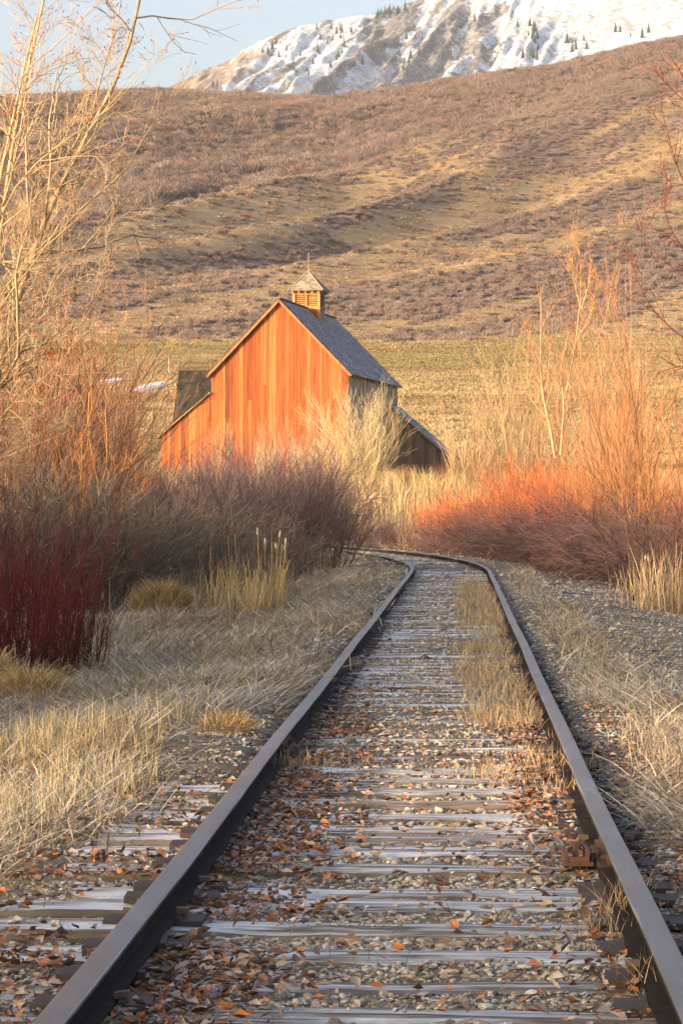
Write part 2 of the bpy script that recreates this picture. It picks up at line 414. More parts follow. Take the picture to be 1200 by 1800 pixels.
def scrub():
    g = np.random.default_rng(11)
    N = 150000
    Y = np.sqrt(g.uniform(600 ** 2, 1660 ** 2, N)); X = g.uniform(-0.155, 0.155, N) * Y
    keep = g.random(N) < scrub_density(X, Y) * (0.40 + .24 * sstep(.35, .6, fbm(X / 11, Y / 16, 2, 97))) + 0.06 * sstep(600, 680, Y)
    X = X[keep]; Y = Y[keep]; n = len(X)
    up = sstep(-40, 60, Y - (950 + 2.1 * (X + 85)))
    S = g.uniform(0.5, 1.7, n) * (0.8 + 0.95 * up) * (.7 + .6 * fbm(X / 14, Y / 20, 2, 99))
    cn = fbm(X / 25, Y / 40, 3, 101)
    c = mixc((0.175, 0.13, 0.118), (0.28, 0.203, 0.172), cn) * g.uniform(0.75, 1.2, n)[:, None]
    c = mixc(c, np.array((0.25, 0.192, 0.165)), (1 - up) * 0.7)
    red = (g.random(n) < 0.015 + 0.10 * sstep(0.64, 0.74, fbm(X / 18, Y / 22, 2, 105)))
    c[red] = c[red] * np.array((1.3, 0.85, 0.7))
    o = scatter('scrub_brush', np.stack([X, Y, H(X, Y) - .1], 1), g.uniform(0, 6.28, n), np.stack([S * g.uniform(1, 1.7, n), S * g.uniform(.9, 1.3, n), S * g.uniform(.9, 1.4, n)], 1), c,
                [tuft_mesh(700 + k, 190, .055, .2) for k in range(6)], M_tuft)
    tag(o, 'leafless grey brown oak brush covering the hillside', 'brush', kind='stuff')
    # standing dry grass on the meadows and between the brush
    N = 90000
    Y = np.sqrt(g.uniform(168 ** 2, 1640 ** 2, N)); X = g.uniform(-0.15, 0.15, N) * Y
    keep = g.random(N) < np.where(Y < 620, 1.0, .65 * (1 - .8 * scrub_density(X, Y)))
    X, Y = X[keep], Y[keep]
    Y2 = np.sqrt(g.uniform(165 ** 2, 640 ** 2, 42000)); X2 = g.uniform(-0.15, 0.15, 42000) * Y2
    X, Y = np.append(X, X2), np.append(Y, Y2); n = len(X)
    c = ground_colour(X, Y) * g.uniform(.85, 1.25, n)[:, None] * np.where(Y < 620, .98, 1.0)[:, None]
    hh = np.where(Y < 620, .30, .40) * g.uniform(.5, 1.4, n); rr = (.7 + Y / 900.) * g.uniform(.8, 1.4, n)
    o = scatter('meadow_grass', np.stack([X, Y, H(X, Y) - .03], 1), g.uniform(0, 6.28, n), np.stack([rr * 1.6, rr, hh], 1), c, [tuft_mesh(720 + k, 34, .05, .12, False) for k in range(4)], M_tuft)
    tag(o, 'short dry golden grass on the far meadows and slopes', 'grass', kind='stuff')
scrub()

# snowy mountain
MSKY = np.array([(-200, 215), (-60, 195), (120, 178), (280, 158), (400, 105), (470, 68), (530, 45), (575, 33), (650, 28), (700, 12), (745, -6), (800, -30), (880, -70), (1000, -120), (1200, -190), (1500, -240)], float)
def mountain():
    Y0, Y1, Y2 = 2700.0, 4400.0, 5200.0
    nu, nv = 520, 300
    px = np.linspace(-200, 1450, nu); t = np.linspace(0, 1.35, nv)
    PX, T = np.meshgrid(px, t)
    Yr = Y1
    X = (PX - 600) / F * 4300.0
    Y = Y0 + (Y1 - Y0) * T
    zr = CAM_Z + (895 - np.interp(600 + X / Yr * F, MSKY[:, 0], MSKY[:, 1])) / F * Yr
    zr = zr + 9 * (fbm(X / 24, X * 0 + 3, 4, 201) - 0.5)
    zb = 330.0
    prof = np.where(T <= 1, T ** 1.5, 1 - (T - 1) * 1.3)
    Z = zb + (zr - zb) * prof
    q = X - 330 * (T - 0.88)                      # ribs climb to the right
    rib = 0
    for q0, w, a in ((78, 13, 34), (168, 19, 44), (20, 6, 12), (-60, 9, 20), (120, 6, 12), (-130, 12, 16), (225, 16, 14)):
        qq = q + 26 * (fbm(T * 9, X * 0 + q0, 3, 203) - 0.5)
        rib = rib + a * np.exp(-((qq - q0) / w) ** 2)
    amp = np.sin(np.clip(T, 0, 1) * np.pi) ** 0.5 * (1 - sstep(220, 330, X))
    gul = 1 - np.abs(2 * fbm(q / 50, T * 5.0, 4, 207) - 1)
    Z = Z + amp * (rib * 0.6 + 22 * (gul - 0.6) + 16 * (1 - np.abs(2 * fbm(q / 22 + 9, T * 7, 4, 219) - 1) - 0.6)) + (fbm(q / 9, T * 14, 4, 209) - 0.5) * 17 * np.clip(amp + 0.25, 0, 1)
    # colour: snow, rock on the ribs, bare brush on the left shoulder, small shrubs poking out
    dzx = np.gradient(Z, axis=1) / np.gradient(X, axis=1)
    n1 = fbm(X / 9, Y / 26, 4, 211); n2 = fbm(q / 28, T * 9, 4, 213)
    rock = np.clip(0.018 * rib * amp + 0.9 * (n2 - 0.42) + 0.12 * np.clip(dzx, -1, 1), 0, 1) * (1 - 0.8 * sstep(170, 260, X - 60 * (1 - T)))
    left = sstep(0.0, 1.0, 1 - (600 + X / 4300 * F - 275) / 330 + 0.6 * (n1 - 0.5)) * sstep(0.62, 0.85, T + 0.35 * (n1 - 0.5))
    c = np.stack([rock, left * 0.8, n1], -1)
    V = np.stack([X, Y, Z], -1).reshape(-1, 3)
    i = (np.arange(nv - 1)[:, None] * nu + np.arange(nu - 1)[None, :]).ravel()
    o = MB().add(V, np.stack([i, i + 1, i + nu + 1, i + nu], 1), c.reshape(-1, 3)).build('mountain', M_snow, smooth=True)
    tag(o, 'snow covered rocky mountain rising behind the hill', 'mountain', kind='structure')
    # fir trees on the snow
    g = np.random.default_rng(5)
    mb = MB()
    for k in range(6):
        z0 = 0.6 + k * 1.75; r0 = 2.3 * (1 - k / 6.6); a = np.arange(7) / 7 * 2 * np.pi + k
        ring = np.stack([np.cos(a) * r0 * g.uniform(0.75, 1.2, 7), np.sin(a) * r0 * g.uniform(0.75, 1.2, 7), np.full(7, z0) - g.uniform(0, 0.5, 7)], 1)
        v = np.vstack([ring, [(0, 0, z0 + 3.1)]])
        mb.add(v, [(j, (j + 1) % 7, 7) for j in range(7)], (0.035, 0.055, 0.055))
    fir = mb.mesh('crown'); fir.materials.append(M_scrub)
    tm = MB(); a = np.arange(5) / 5 * 2 * np.pi
    v = np.vstack([np.stack([np.cos(a) * .35, np.sin(a) * .35, a * 0 - 1.5], 1), [(0, 0, 4)]])
    tm.add(v, [(j, (j + 1) % 5, 5) for j in range(5)], (0.10, 0.07, 0.05))
    trunk = tm.mesh('trunk'); trunk.materials.append(M_scrub)
    pts = []
    for (x, y, n, sx, sy, where) in ((690, 22, 16, 22, 5, 'on the skyline left of the peak'), (672, 28, 8, 12, 4, 'on the skyline at the top of the left slope'), (600, 55, 9, 30, 10, 'on the upper left snow slope'), (575, 95, 12, 40, 22, 'on the left snow slope'),
                              (480, 92, 8, 14, 10, 'on the brown left shoulder'), (940, 62, 12, 12, 16, 'in the stand right of the broad rock rib'), (935, 95, 8, 16, 12, 'at the foot of the broad rock rib'), (660, 85, 9, 45, 30, 'left of the narrow rock rib'), (820, 45, 8, 30, 18, 'between the two rock ribs, high up'),
                              (760, 90, 7, 30, 25, 'between the two rock ribs, low down'), (900, 40, 5, 30, 20, 'beside the top of the broad rock rib'), (1010, 80, 6, 30, 10, 'on the smooth right snow slope'), (385, 155, 5, 12, 4, 'where the left shoulder meets the brown hill'), (530, 130, 8, 40, 20, 'low on the left snow slope'), (700, 110, 6, 40, 15, 'low beside the narrow rock rib'), (1100, 60, 5, 40, 12, 'on the far right snow bowl')):
        for _ in range(n): pts.append((x + g.normal(0, sx * .6), y + g.normal(0, sy * .6), where))
    scr_x = 600 + X / Y * F; scr_y = 895 - (Z - CAM_Z) / Y * F
    vis = T <= 1.0
    for (x, y, where) in pts:
        dd = (scr_x - x) ** 2 + (scr_y - y) ** 2 + np.where(vis, 0, 1e9)
        k = np.unravel_index(np.argmin(dd), dd.shape)
        if dd[k] > 60: continue
        s = g.uniform(0.5, 1.25)
        t_ = thing('fir_tree', 'small dark fir tree ' + where, 'tree', (X[k], Y[k], Z[k]), g.uniform(0, 6), 'fir trees ' + where)
        t_.scale = (s * g.uniform(.9, 1.5), s * g.uniform(.9, 1.5), s)
        link('crown', fir, t_); link('trunk', trunk, t_)
mountain()
# ------------------------------------------------------------------ railway track
M_rail = mat('worn_rail_steel', 0.38, namt=0.3, nscale=3, stretch=(3, 0.5, 3), spec=0.5, metal=0.35, bump=0.0015, bscale=40)
M_web = mat('dark_rail_web', 0.9, namt=0.4, nscale=8, stretch=(3, 1, 3), spec=0.15, bump=0.002, bscale=60)
M_plate = mat('rusty_plate', 0.7, namt=0.35, nscale=12, bump=0.003, bscale=40)
track = thing('railway_track', 'single railway track curving left towards the red barn', 'railway track', (0, 0, 0))
g = np.random.default_rng(3)
RZ = 0.64
prof = np.array([(-.07, 0), (.07, 0), (.07, .010), (.022, .019), (.009, .032), (.009, .082), (.030, .092), (.038, .099), (.038, .117), (.032, .124), (.018, .1265),
                 (-.018, .1265), (-.032, .124), (-.038, .117), (-.038, .099), (-.030, .092), (-.009, .082), (-.009, .032), (-.022, .019), (-.07, .010)])
top_c, web_c = np.array((0.125, 0.123, 0.13)), np.array((0.028, 0.019, 0.015))  # web darker than its rust alone, side shade put into the colour
pc = np.array([top_c if 8 <= i <= 13 else web_c for i in range(len(prof))]); pc[[8, 13]] = (0.13, 0.125, 0.125)
def rail(side):
    ss = np.concatenate([np.arange(7, 40, 0.5), np.arange(40, 135, 0.75)])
    x, y, h = track_at(ss)
    ux, uy = np.cos(h), -np.sin(h)
    off = side * 0.754
    wob = 0.002 * np.sin(ss * 0.6 + side) + 0.008 * (vnoise(ss / 5.0, ss * 0, 300 + side) - 0.5)
    zz = 0.010 + 0.010 * (vnoise(ss / 4.5, ss * 0, 310 + side) - 0.5)
    n = len(prof)
    P = np.zeros((len(ss), n, 3))
    for i, (a, b) in enumerate(prof):
        P[:, i, 0] = x + ux * (off + wob + a); P[:, i, 1] = y + uy * (off + wob + a); P[:, i, 2] = b * RZ + zz
    i = np.arange(len(ss) - 1)[:, None] * n; j = np.arange(n)[None, :]; k = (np.arange(n)[None, :] + 1) % n
    Fq = np.stack([i + j, i + k, i + n + k, i + n + j], -1).reshape(-1, 4)
    C = np.tile(pc, (len(ss), 1, 1)) * (0.85 + 0.3 * vnoise(ss / 0.8, ss * 0, 320 + side))[:, None, None]
    rust = sstep(.5, .72, fbm(ss / 1.6, ss * 0 + side, 3, 330))[:, None]
    C[:, 9:13] = mixc(C[:, 9:13], np.array((.17, .10, .065)), np.repeat(rust * .7, 4, 1))
    fr = sstep(.45, .75, fbm(ss / .5, ss * 0 + side, 3, 340))
    for q in (8, 13): C[:, q] = mixc(C[:, q], np.array((.36, .36, .38)), fr * .7)
    top = np.isin(np.tile(np.arange(n), len(ss) - 1), (8, 9, 10, 11, 12))
    o = MB().add(P.reshape(-1, 3), Fq[~top], C.reshape(-1, 3)).build('rail', M_web, track)
    MB().add(P[:, 8:14].reshape(-1, 3), np.concatenate([np.arange(len(ss) - 1)[:, None] * 6 + np.array([[q, q + 1]]) for q in range(5)])[:, [0, 1]].repeat(1, 0) @ np.array([[1, 0, 0, 1], [0, 1, 1, 0]]) + np.array([0, 0, 6, 6]), C[:, 8:14].reshape(-1, 3)).build('running_surface', M_rail, o)
    # joints: fish plates with bolts, each side of the web
    for sj in ((19.8, 48.0) if side < 0 else (14.9, 24.8)):
        for s2 in (-1, 1):
            x, y, h = track_at(sj); ux, uy = math.cos(h), -math.sin(h); tx, ty = math.sin(h), math.cos(h)
            c0 = np.array((x + ux * (off + s2 * .026), y + uy * (off + s2 * .026), .046)); t = np.array((tx, ty, 0))
            jb = MB().beam(c0 - t * .33, c0 + t * .33,  .022, .036, (0.10, 0.055, 0.035))
            jb.beam(c0 - t * .33 + np.array((ux * s2 * .02, uy * s2 * .02, -.025)), c0 + t * .33 + np.array((ux * s2 * .02, uy * s2 * .02, -.025)), .045, .012, (0.09, 0.05, 0.033))
            j_ = jb.build('joint_bar', M_plate, o)
            for q in (-.24, -.10, .10, .24):
                b0 = c0 + t * q; u = np.array((ux * s2, uy * s2, 0))
                a = np.arange(6) / 6 * 2 * np.pi
                ring = b0[None] + np.outer(np.cos(a) * .013, t) + np.outer(np.sin(a) * .013, (0, 0, 1))
                v = np.vstack([ring, ring + u * .03])
                MB().add(v, [(k, (k + 1) % 6, (k + 1) % 6 + 6, k + 6) for k in range(6)], (0.09, 0.055, 0.04)).add(v[6:], [(0, 1, 2, 3), (0, 3, 4, 5)], (0.09, 0.055, 0.04)).build('bolt', M_plate, o)
    return o
rails = {s: rail(s) for s in (-1, 1)}
# the bracket-shaped rail anchor beside the near joint of the right rail
x, y, h = track_at(14.72)
an = MB(); ox = x + 0.754 - .135
k_ = .7; RC, RD = (0.13, 0.065, 0.038), (0.085, 0.045, 0.03)
for x0, x1, y0, y1, z0, z1, c_ in ((-.075, .075, -.09, .10, .0, .018, RC), (-.075, -.055, -.088, .098, .018, .075, RC), (.035, .055, -.086, .096, .018, .09, RC), (-.055, .035, -.084, -.07, .018, .045, RC), (-.02, .004, -.05, .06, .018, .11, RD)):
    an.box(ox + x0 * k_, ox + x1 * k_, y + y0 * k_, y + y1 * k_, .012 + z0 * k_, .012 + z1 * k_, c_)
an.build('rail_anchor', M_plate, track)

# sleepers: eight worn shapes, one object each
def sleeper_mesh(k):
    r = np.random.default_rng(400 + k)
    nx, ny = 40, 5
    L, W, T = 2.5 + r.uniform(-.12, .12), 0.235 + r.uniform(-.02, .015), 0.17
    xs = np.linspace(-L / 2, L / 2, nx); ys = np.linspace(-W / 2, W / 2, ny)
    X, Y = np.meshgrid(xs, ys)
    e1, e2 = r.uniform(-.04, .04, ny), r.uniform(-.04, .04, ny)
    X[:, 0] += e1; X[:, -1] += e2
    Z = -0.022 * fbm(X * 1.2 + k * 9, Y * 34, 4, 410 + k) + 0.010 * (vnoise(X * 2, Y * 3 + k, 5) - .5)
    Z = Z - 0.022 * sstep(0.72, 0.8, fbm(X * 0.5 + 7 * k, Y * 40, 2, 420 + k))       # splits
    edge = np.abs(np.linspace(-1, 1, ny))[:, None] ** 6
    Z = Z - edge * 0.03 * fbm(X * 3, X * 0 + k, 3, 430)
    Y = Y + edge * np.sign(Y) * 0.014 * (vnoise(X * 6, X * 0 + k, 6) - .5)
    top = np.stack([X, Y, Z], -1).reshape(-1, 3); bot = top.copy(); bot[:, 2] = -T
    V = np.vstack([top, bot]); n = nx * ny
    i = (np.arange(ny - 1)[:, None] * nx + np.arange(nx - 1)[None]).ravel()
    Fq = [np.stack([i, i + 1, i + nx + 1, i + nx], 1)]
    a = np.arange(nx - 1); Fq.append(np.stack([a + n, a + n + 1, a + 1, a], 1))
    b = (ny - 1) * nx + a; Fq.append(np.stack([b, b + 1, b + n + 1, b + n], 1))
    l = np.arange(ny - 1) * nx; Fq.append(np.stack([l, l + nx, l + nx + n, l + n], 1))
    l = l + nx - 1; Fq.append(np.stack([l + n, l + nx + n, l + nx, l], 1))
    base = mixc((0.13, 0.105, 0.085), (0.26, 0.22, 0.18), fbm(V[:, 0] * 1.5, V[:, 1] * 30 + k, 3, 440))
    me = MB().add(V, np.concatenate(Fq), base).mesh('sleeper'); me.materials.append(M_sleeper)
    return me
SLM = [sleeper_mesh(k) for k in range(10)]
near_y = [6.15, 6.65, 7.2, 7.72, 8.24, 8.78, 9.33, 9.85, 10.22, 10.87, 11.44, 11.86, 12.2, 12.72, 13.25, 13.9, 14.4, 14.9, 15.75, 16.25, 16.85, 17.8]
SY = near_y + list(np.cumsum(np.full(150, 0.53)) + 17.8)
pm = MB().box(-.155, .155, -.085, .085, -.01, .010, (0.07, 0.052, 0.044)).box(-.09, -.072, -.083, .083, .010, .018, (0.07, 0.052, 0.044)).box(.072, .09, -.083, .083, .010, .018, (0.07, 0.052, 0.044)).mesh('tie_plate')
pm.materials.append(M_plate)
sm = MB().box(-.009, .009, -.009, .009, -.05, .05, (0.14, 0.085, 0.06)).box(-.022, .016, -.017, .017, .05, .066, (0.17, 0.10, 0.07)).mesh('rail_spike')
sm.materials.append(M_plate)
sl_pos = []
for i, yy in enumerate(SY):
    s = yy + 4 + g.normal(0, .03 if i < 22 else .05)
    if i >= 22 and s > 130: break
    x, y, h = track_at(s)
    o = link('sleeper', SLM[int(g.integers(10))], track)
    sink = g.choice([0.0, -0.005, -0.012, -0.022], p=[.4, .25, .2, .15])
    o.location = (x + g.normal(0, .03), y, sink); o.rotation_euler = (g.normal(0, .02), g.normal(0, .004), -h + g.normal(0, .012) + (math.pi if g.random() < .5 else 0))
    sl_pos.append((x, y, sink))
    if yy < 34:
        for side in (-1, 1):
            p = link('tie_plate', pm, track); px_ = x + side * .754 * math.cos(h); py_ = y - side * .754 * math.sin(h)
            p.location = (px_, py_, -.003); p.rotation_euler = (0, 0, -h + g.normal(0, .03))
            if yy < 22:
                for q in ((-1, 1) if g.random() < .3 else ()):
                    sp = link('rail_spike', sm, track); sp.location = (px_ + q * .088, py_ + g.uniform(-.05, .05), -.035 + g.uniform(0, .02)); sp.rotation_euler = (0, g.normal(0, .08), 0 if q > 0 else math.pi)

# ------------------------------------------------------------------ barn
BW, BD, EZ, PZ = 8.4, 19.0, 5.86, 10.18
BYAW = -math.radians(10)
BZ = 3.7
barn = thing('barn', 'tall red orange board barn with steep grey shingle roof and louvred cupola', 'barn', (-3.74, 180.0, BZ), BYAW)
g = np.random.default_rng(21)
hw = BW / 2
# inner shells, so no light comes through the gaps
sh = MB()
def prism(mb, pts, y0, y1, c):
    n = len(pts); v = [(x, y0, z) for x, z in pts] + [(x, y1, z) for x, z in pts]
    mb.add(v, [[(k, (k + 1) % n, (k + 1) % n + n, k + n) for k in range(n)]][0], c)
    for b in (0, n):
        for k in range(1, n - 1): mb.add(np.array(v), [(b, b + k, b + k + 1)], c)
prism(sh, [(-hw + .06, -1.5), (hw - .06, -1.5), (hw - .06, EZ - .12), (0, PZ - .2), (-hw + .06, EZ - .12)], 0.06, BD - .06, (0.03, 0.02, 0.015))
LX, LT, LB = -hw - 3.1, 4.62, 2.05          # left lean-to: outer x, top z, outer z
prism(sh, [(LX + .05, -1.5), (-hw + .1, -1.5), (-hw + .1, LT - .12), (LX + .05, LB - .12)], 0.06, BD - .3, (0.03, 0.02, 0.015))
RX, RT, RB, RY0 = hw + 3.9, 4.35, 1.05, 14.6
prism(sh, [(hw - .1, -1.5), (RX - .05, -1.5), (RX - .05, RB - .12), (hw - .1, RT - .12)], RY0 + .06, BD - .06, (0.03, 0.02, 0.015))
sh.build('wall', M_dark, barn)
def topz(x):
    return min(EZ + (PZ - EZ) * (1 - abs(x) / hw), PZ) if abs(x) <= hw else LT - (LT - LB) * (-x - hw) / 3.1
def plank(x0, x1, z0, za, zb, y, c, axis='front', sgn=-1):
    t = .035
    if axis == 'front':
        v = [(x0, y, z0), (x1, y, z0), (x1, y, zb), (x0, y, za), (x0, y + t, z0), (x1, y + t, z0), (x1, y + t, zb), (x0, y + t, za)]
    else:
        v = [(y, x0, z0), (y, x1, z0), (y, x1, zb), (y, x0, za), (y - t, x0, z0), (y - t, x1, z0), (y - t, x1, zb), (y - t, x0, za)]
    MB().add(v, [(0, 1, 2, 3), (5, 4, 7, 6), (4, 0, 3, 7), (1, 5, 6, 2), (3, 2, 6, 7), (4, 5, 1, 0)], c).build('plank', M_plank, barn)
def warm():
    r = g.random()
    c = np.array((0.37, 0.106, 0.031)) * g.uniform(0.82, 1.12)
    if r < .20: c = np.array((0.32, 0.08, 0.024)) * g.uniform(.9, 1.1)
    elif r < .33: c = np.array((0.45, 0.14, 0.042)) * g.uniform(.93, 1.07)
    elif r < .39: c = np.array((0.22, 0.07, 0.03))
    return c
x = -hw
while x < hw - .03:
    w = min(g.choice([.14, .19, .22, .26]), hw - x)
    y = g.uniform(-.015, .012); gap = .010
    za, zb = topz(x + gap) - .04, topz(x + w) - .04
    if abs(x) < 3.6 and g.random() < .24:             # two boards butted end to end
        zm = g.uniform(1.5, 6.0); zm = min(zm, min(za, zb) - .8)
        plank(x + gap, x + w, -1.3, zm, zm, y, warm())
        plank(x + gap, x + w, zm + .02, za, zb, y + .006, warm())
    else:
        plank(x + gap, x + w, -1.3, za, zb, y, warm())
    x += w
x = LX
while x < -hw - .03:
    w = min(g.choice([.19, .22, .26]), -hw - x)
    plank(x + .010, x + w, -1.3, topz(x + .01) - .04, topz(min(x + w, -hw - .001)) - .04, g.uniform(-.012, .012), warm()); x += w
def grey(): return np.array((0.40, 0.31, 0.215)) * g.uniform(.7, 1.15)
y = 0.04
while y < BD - .05:
    w = min(g.choice([.22, .26, .3]), BD - y)
    plank(y + .012, y + w, -1.3, EZ - .1, EZ - .1, hw + g.uniform(0, .02), grey(), 'side'); y += w
x = hw + .05
while x < RX - .03:
    w = min(g.choice([.2, .26, .3]), RX - x)
    zt = lambda q: RT - (RT - RB) * (q - hw) / (RX - hw)
    plank(x + .012, x + w, -1.3, zt(x) - .06, zt(x + w) - .06, RY0 + g.uniform(0, .02), grey() * np.array((.75, .62, .52)), 'front'); x += w
# shingled roof planes
def shingles(mb, p0, du, dv, nu_len, nv_len, cw, ch, cfun, th=.035):
    """rows of single shingles on the plane p0 + u*du + v*dv (v runs up the slope)"""
    nrm = np.cross(du, dv); nrm /= np.linalg.norm(nrm)
    rows = int(nv_len / ch)
    for r in range(rows):
        v0 = r * ch; u = -g.uniform(0, cw)
        while u < nu_len:
            w = cw * g.uniform(.6, 1.35); a = max(u, 0); b = min(u + w, nu_len); u += w
            if b - a < .03: continue
            e = g.uniform(-.03, .03) * ch / .25; lift = th * g.uniform(.7, 1.5)
            A = p0 + du * (a + .006) + dv * (v0 + e); B = p0 + du * (b - .006) + dv * (v0 + e + g.uniform(-.01, .01))
            C = p0 + du * (b - .006) + dv * min(v0 + ch * 1.15, nv_len); D = p0 + du * (a + .006) + dv * min(v0 + ch * 1.15, nv_len)
            mb.add(np.array([A + nrm * lift, B + nrm * lift, C + nrm * .006, D + nrm * .006, A, B]), [(0, 1, 2, 3), (4, 5, 1, 0)], cfun())
def shg(): return np.array((0.36, 0.36, 0.375)) * g.uniform(.65, 1.3) * np.array((1, g.uniform(.95, 1.0), g.uniform(.9, 1.03)))
ov = .35
sl = math.hypot(hw, PZ - EZ); sdx, sdz = hw / sl, (PZ - EZ) / sl
roof = MB()
for sg in (-1, 1):
    e = np.array((sg * (hw + ov * sdx), 0, EZ - ov * sdz)); r = np.array((0, 0, PZ)); n_ = np.array((sg * sdz, 0, sdx))
    v = [e + (0, -.22, 0), e + (0, BD + .25, 0), r + (0, BD + .25, 0), r + (0, -.22, 0)]
    v = [np.array(q, float) for q in v]; v2 = [q + n_ * .07 for q in v]
    roof.add(np.array(v + v2), [(0, 1, 2, 3), (7, 6, 5, 4), (0, 4, 5, 1), (3, 2, 6, 7), (0, 3, 7, 4), (1, 5, 6, 2)], (0.20, 0.13, 0.08))
ro = roof.build('roof', M_shingle, barn)
sb = MB()
e = np.array((hw + ov * sdx, -.24, EZ - ov * sdz)) + np.array((sdz, 0, sdx)) * .074
shingles(sb, e, np.array((0, 1., 0)), np.array((-sdx, 0, sdz)), BD + .5, sl + ov, .30, .25, shg)
e = np.array((-hw - ov * sdx, BD + .26, EZ - ov * sdz)) + np.array((-sdz, 0, sdx)) * .074
shingles(sb, e, np.array((0, -1., 0)), np.array((sdx, 0, sdz)), BD + .5, sl + ov, .6, .5, shg)
o = sb.build('shingle', M_shingle, ro); o['kind'] = 'stuff'
rd = MB().beam((.0, -.26, PZ + .12), (0, BD + .28, PZ + .12), .26, .05, (0.20, 0.19, 0.19)); rd.build('ridge_board', M_shingle, ro)
for sg in (-1, 1):                                     # rake boards on the gable
    rb = MB(); a = np.array((sg * (hw + ov * sdx * .9), -.255, EZ - ov * sdz * .9 - .06)); b = np.array((sg * .02, -.255, PZ - .06))
    rb.beam(a, b, .05, .14, (0.40, 0.17, 0.07), up=(0, 0, 1)); rb.build('rake_board', M_plank, ro)
# lean-to roofs
def leanto(xa, za, xb, zb, y0, y1, ex=.3):
    d = np.array((xb - xa, 0, zb - za)); L = np.linalg.norm(d); d = d / L; b = np.array((xb, 0, zb)) + d * ex; a = np.array((xa, 0, za))
    n_ = np.array((-d[2], 0, d[0])); n_ = n_ if n_[2] > 0 else -n_
    v = [a + (0, y0, 0), b + (0, y0, 0), b + (0, y1, 0), a + (0, y1, 0)]; v = [np.array(q, float) for q in v]; v2 = [q + n_ * .07 for q in v]
    m_ = MB().add(np.array(v + v2), [(0, 1, 2, 3), (7, 6, 5, 4), (0, 4, 5, 1), (3, 2, 6, 7), (0, 3, 7, 4), (1, 5, 6, 2)], (0.30, 0.19, 0.10))
    r_ = m_.build('lean_to_roof', M_shingle, barn); s_ = MB()
    if xb > xa: shingles(s_, b + np.array((0, y0 - .02, 0)) + n_ * .074, np.array((0, 1., 0)), -d, y1 - y0 + .04, L + ex, .3, .25, shg)
    else: shingles(s_, b + np.array((0, y1 + .02, 0)) + n_ * .074, np.array((0, -1., 0)), -d, y1 - y0 + .04, L + ex, .3, .25, shg)
    o = s_.build('shingle', M_shingle, r_); o['kind'] = 'stuff'
leanto(-hw, LT, LX, LB, -.2, BD - .3)
leanto(hw + .04, RT, RX, RB, RY0 - .25, BD + .1)
# cupola
CY, cw2 = 9.6, .80
pale = np.array((0.43, 0.215, 0.085))
cb = MB(); cb.box(-cw2 + .05, cw2 - .05, CY - cw2 + .05, CY + cw2 - .05, 8.6, 11.3, (0.05, 0.03, 0.02)); cup = cb.build('cupola', M_dark, barn)
for fx in range(7):
    MB().box(-cw2 + .04 + fx * .22, -cw2 + .245 + fx * .22, CY - cw2, CY - cw2 + .03, 8.7, 10.2, warm()).build('plank', M_plank, cup)
    MB().box(cw2 - .03, cw2, CY - cw2 + .04 + fx * .22, CY - cw2 + .245 + fx * .22, 8.7, 10.2, grey()).build('plank', M_plank, cup)
for a, b in ((-1, -1), (1, -1), (1, 1), (-1, 1)):
    MB().box(a * cw2 - .08, a * cw2 + .08, CY + b * cw2 - .08, CY + b * cw2 + .08, 8.7, 11.35, pale * g.uniform(.9, 1.05) if b < 0 else grey()).build('corner_post', M_plank, cup)
def face(front):
    def bx(u0, u1, d0, d1, z0, z1, c, nm):
        if front: m_ = MB().box(u0, u1, CY - cw2 + d0, CY - cw2 + d1, z0, z1, c)
        else: m_ = MB().box(cw2 - d1, cw2 - d0, CY + u0, CY + u1, z0, z1, c)
        m_.build(nm, M_plank, cup)
    c = pale if front else np.array((.3, .22, .15))
    bx(-cw2 + .08, cw2 - .08, -.045, .04, 10.2, 10.42, c, 'sill'); bx(-cw2 + .08, cw2 - .08, -.04, .04, 11.12, 11.35, c, 'header'); bx(-.055, .055, -.042, .04, 10.42, 11.12, c, 'mullion')
    for s in (-1, 1):
        for k in range(5):
            z = 10.45 + k * .135
            u0, u1 = (.06, cw2 - .085) if s > 0 else (-cw2 + .085, -.06)
            y0 = -.01
            v = [(u0, y0, z), (u1, y0, z), (u1, y0 + .06, z + .105), (u0, y0 + .06, z + .105), (u0, y0 + .018, z - .008), (u1, y0 + .018, z - .008), (u1, y0 + .075, z + .098), (u0, y0 + .075, z + .098)]
            v = [(a, CY - cw2 + b, z_) for a, b, z_ in v] if front else [(cw2 - b, CY + a, z_) for a, b, z_ in v]
            MB().add(v, [(0, 1, 2, 3), (4, 7, 6, 5), (0, 4, 5, 1), (3, 2, 6, 7), (0, 3, 7, 4), (1, 5, 6, 2)], c * np.array((.92, .8, .7))).build('louvre_slat', M_plank, cup)
face(True); face(False)
for k in range(5):
    for ax in (0, 1):
        t = -.85 + k * .425
        if ax == 0: MB().box(t - .05, t + .05, CY - cw2 - .30, CY - cw2 + .1, 11.24, 11.36, pale).build('rafter_tail', M_plank, cup)
        else: MB().box(cw2 - .1, cw2 + .28, CY + t - .05, CY + t + .05, 11.24, 11.36, grey()).build('rafter_tail', M_plank, cup)
er, cz0, cz1 = cw2 + .34, 11.36, 12.62
cr = MB(); v = [(-er, CY - er, cz0), (er, CY - er, cz0), (er, CY + er, cz0), (-er, CY + er, cz0), (0, CY, cz1)]
cr.add(v, [(0, 1, 4), (1, 2, 4), (2, 3, 4), (3, 0, 4)], (0.2, 0.15, 0.11)).add(v[:4], [(3, 2, 1, 0)], (0.3, 0.2, 0.12))
cr.build('cupola_roof', M_shingle, cup)
s_ = MB(); slp = math.hypot(er, cz1 - cz0)
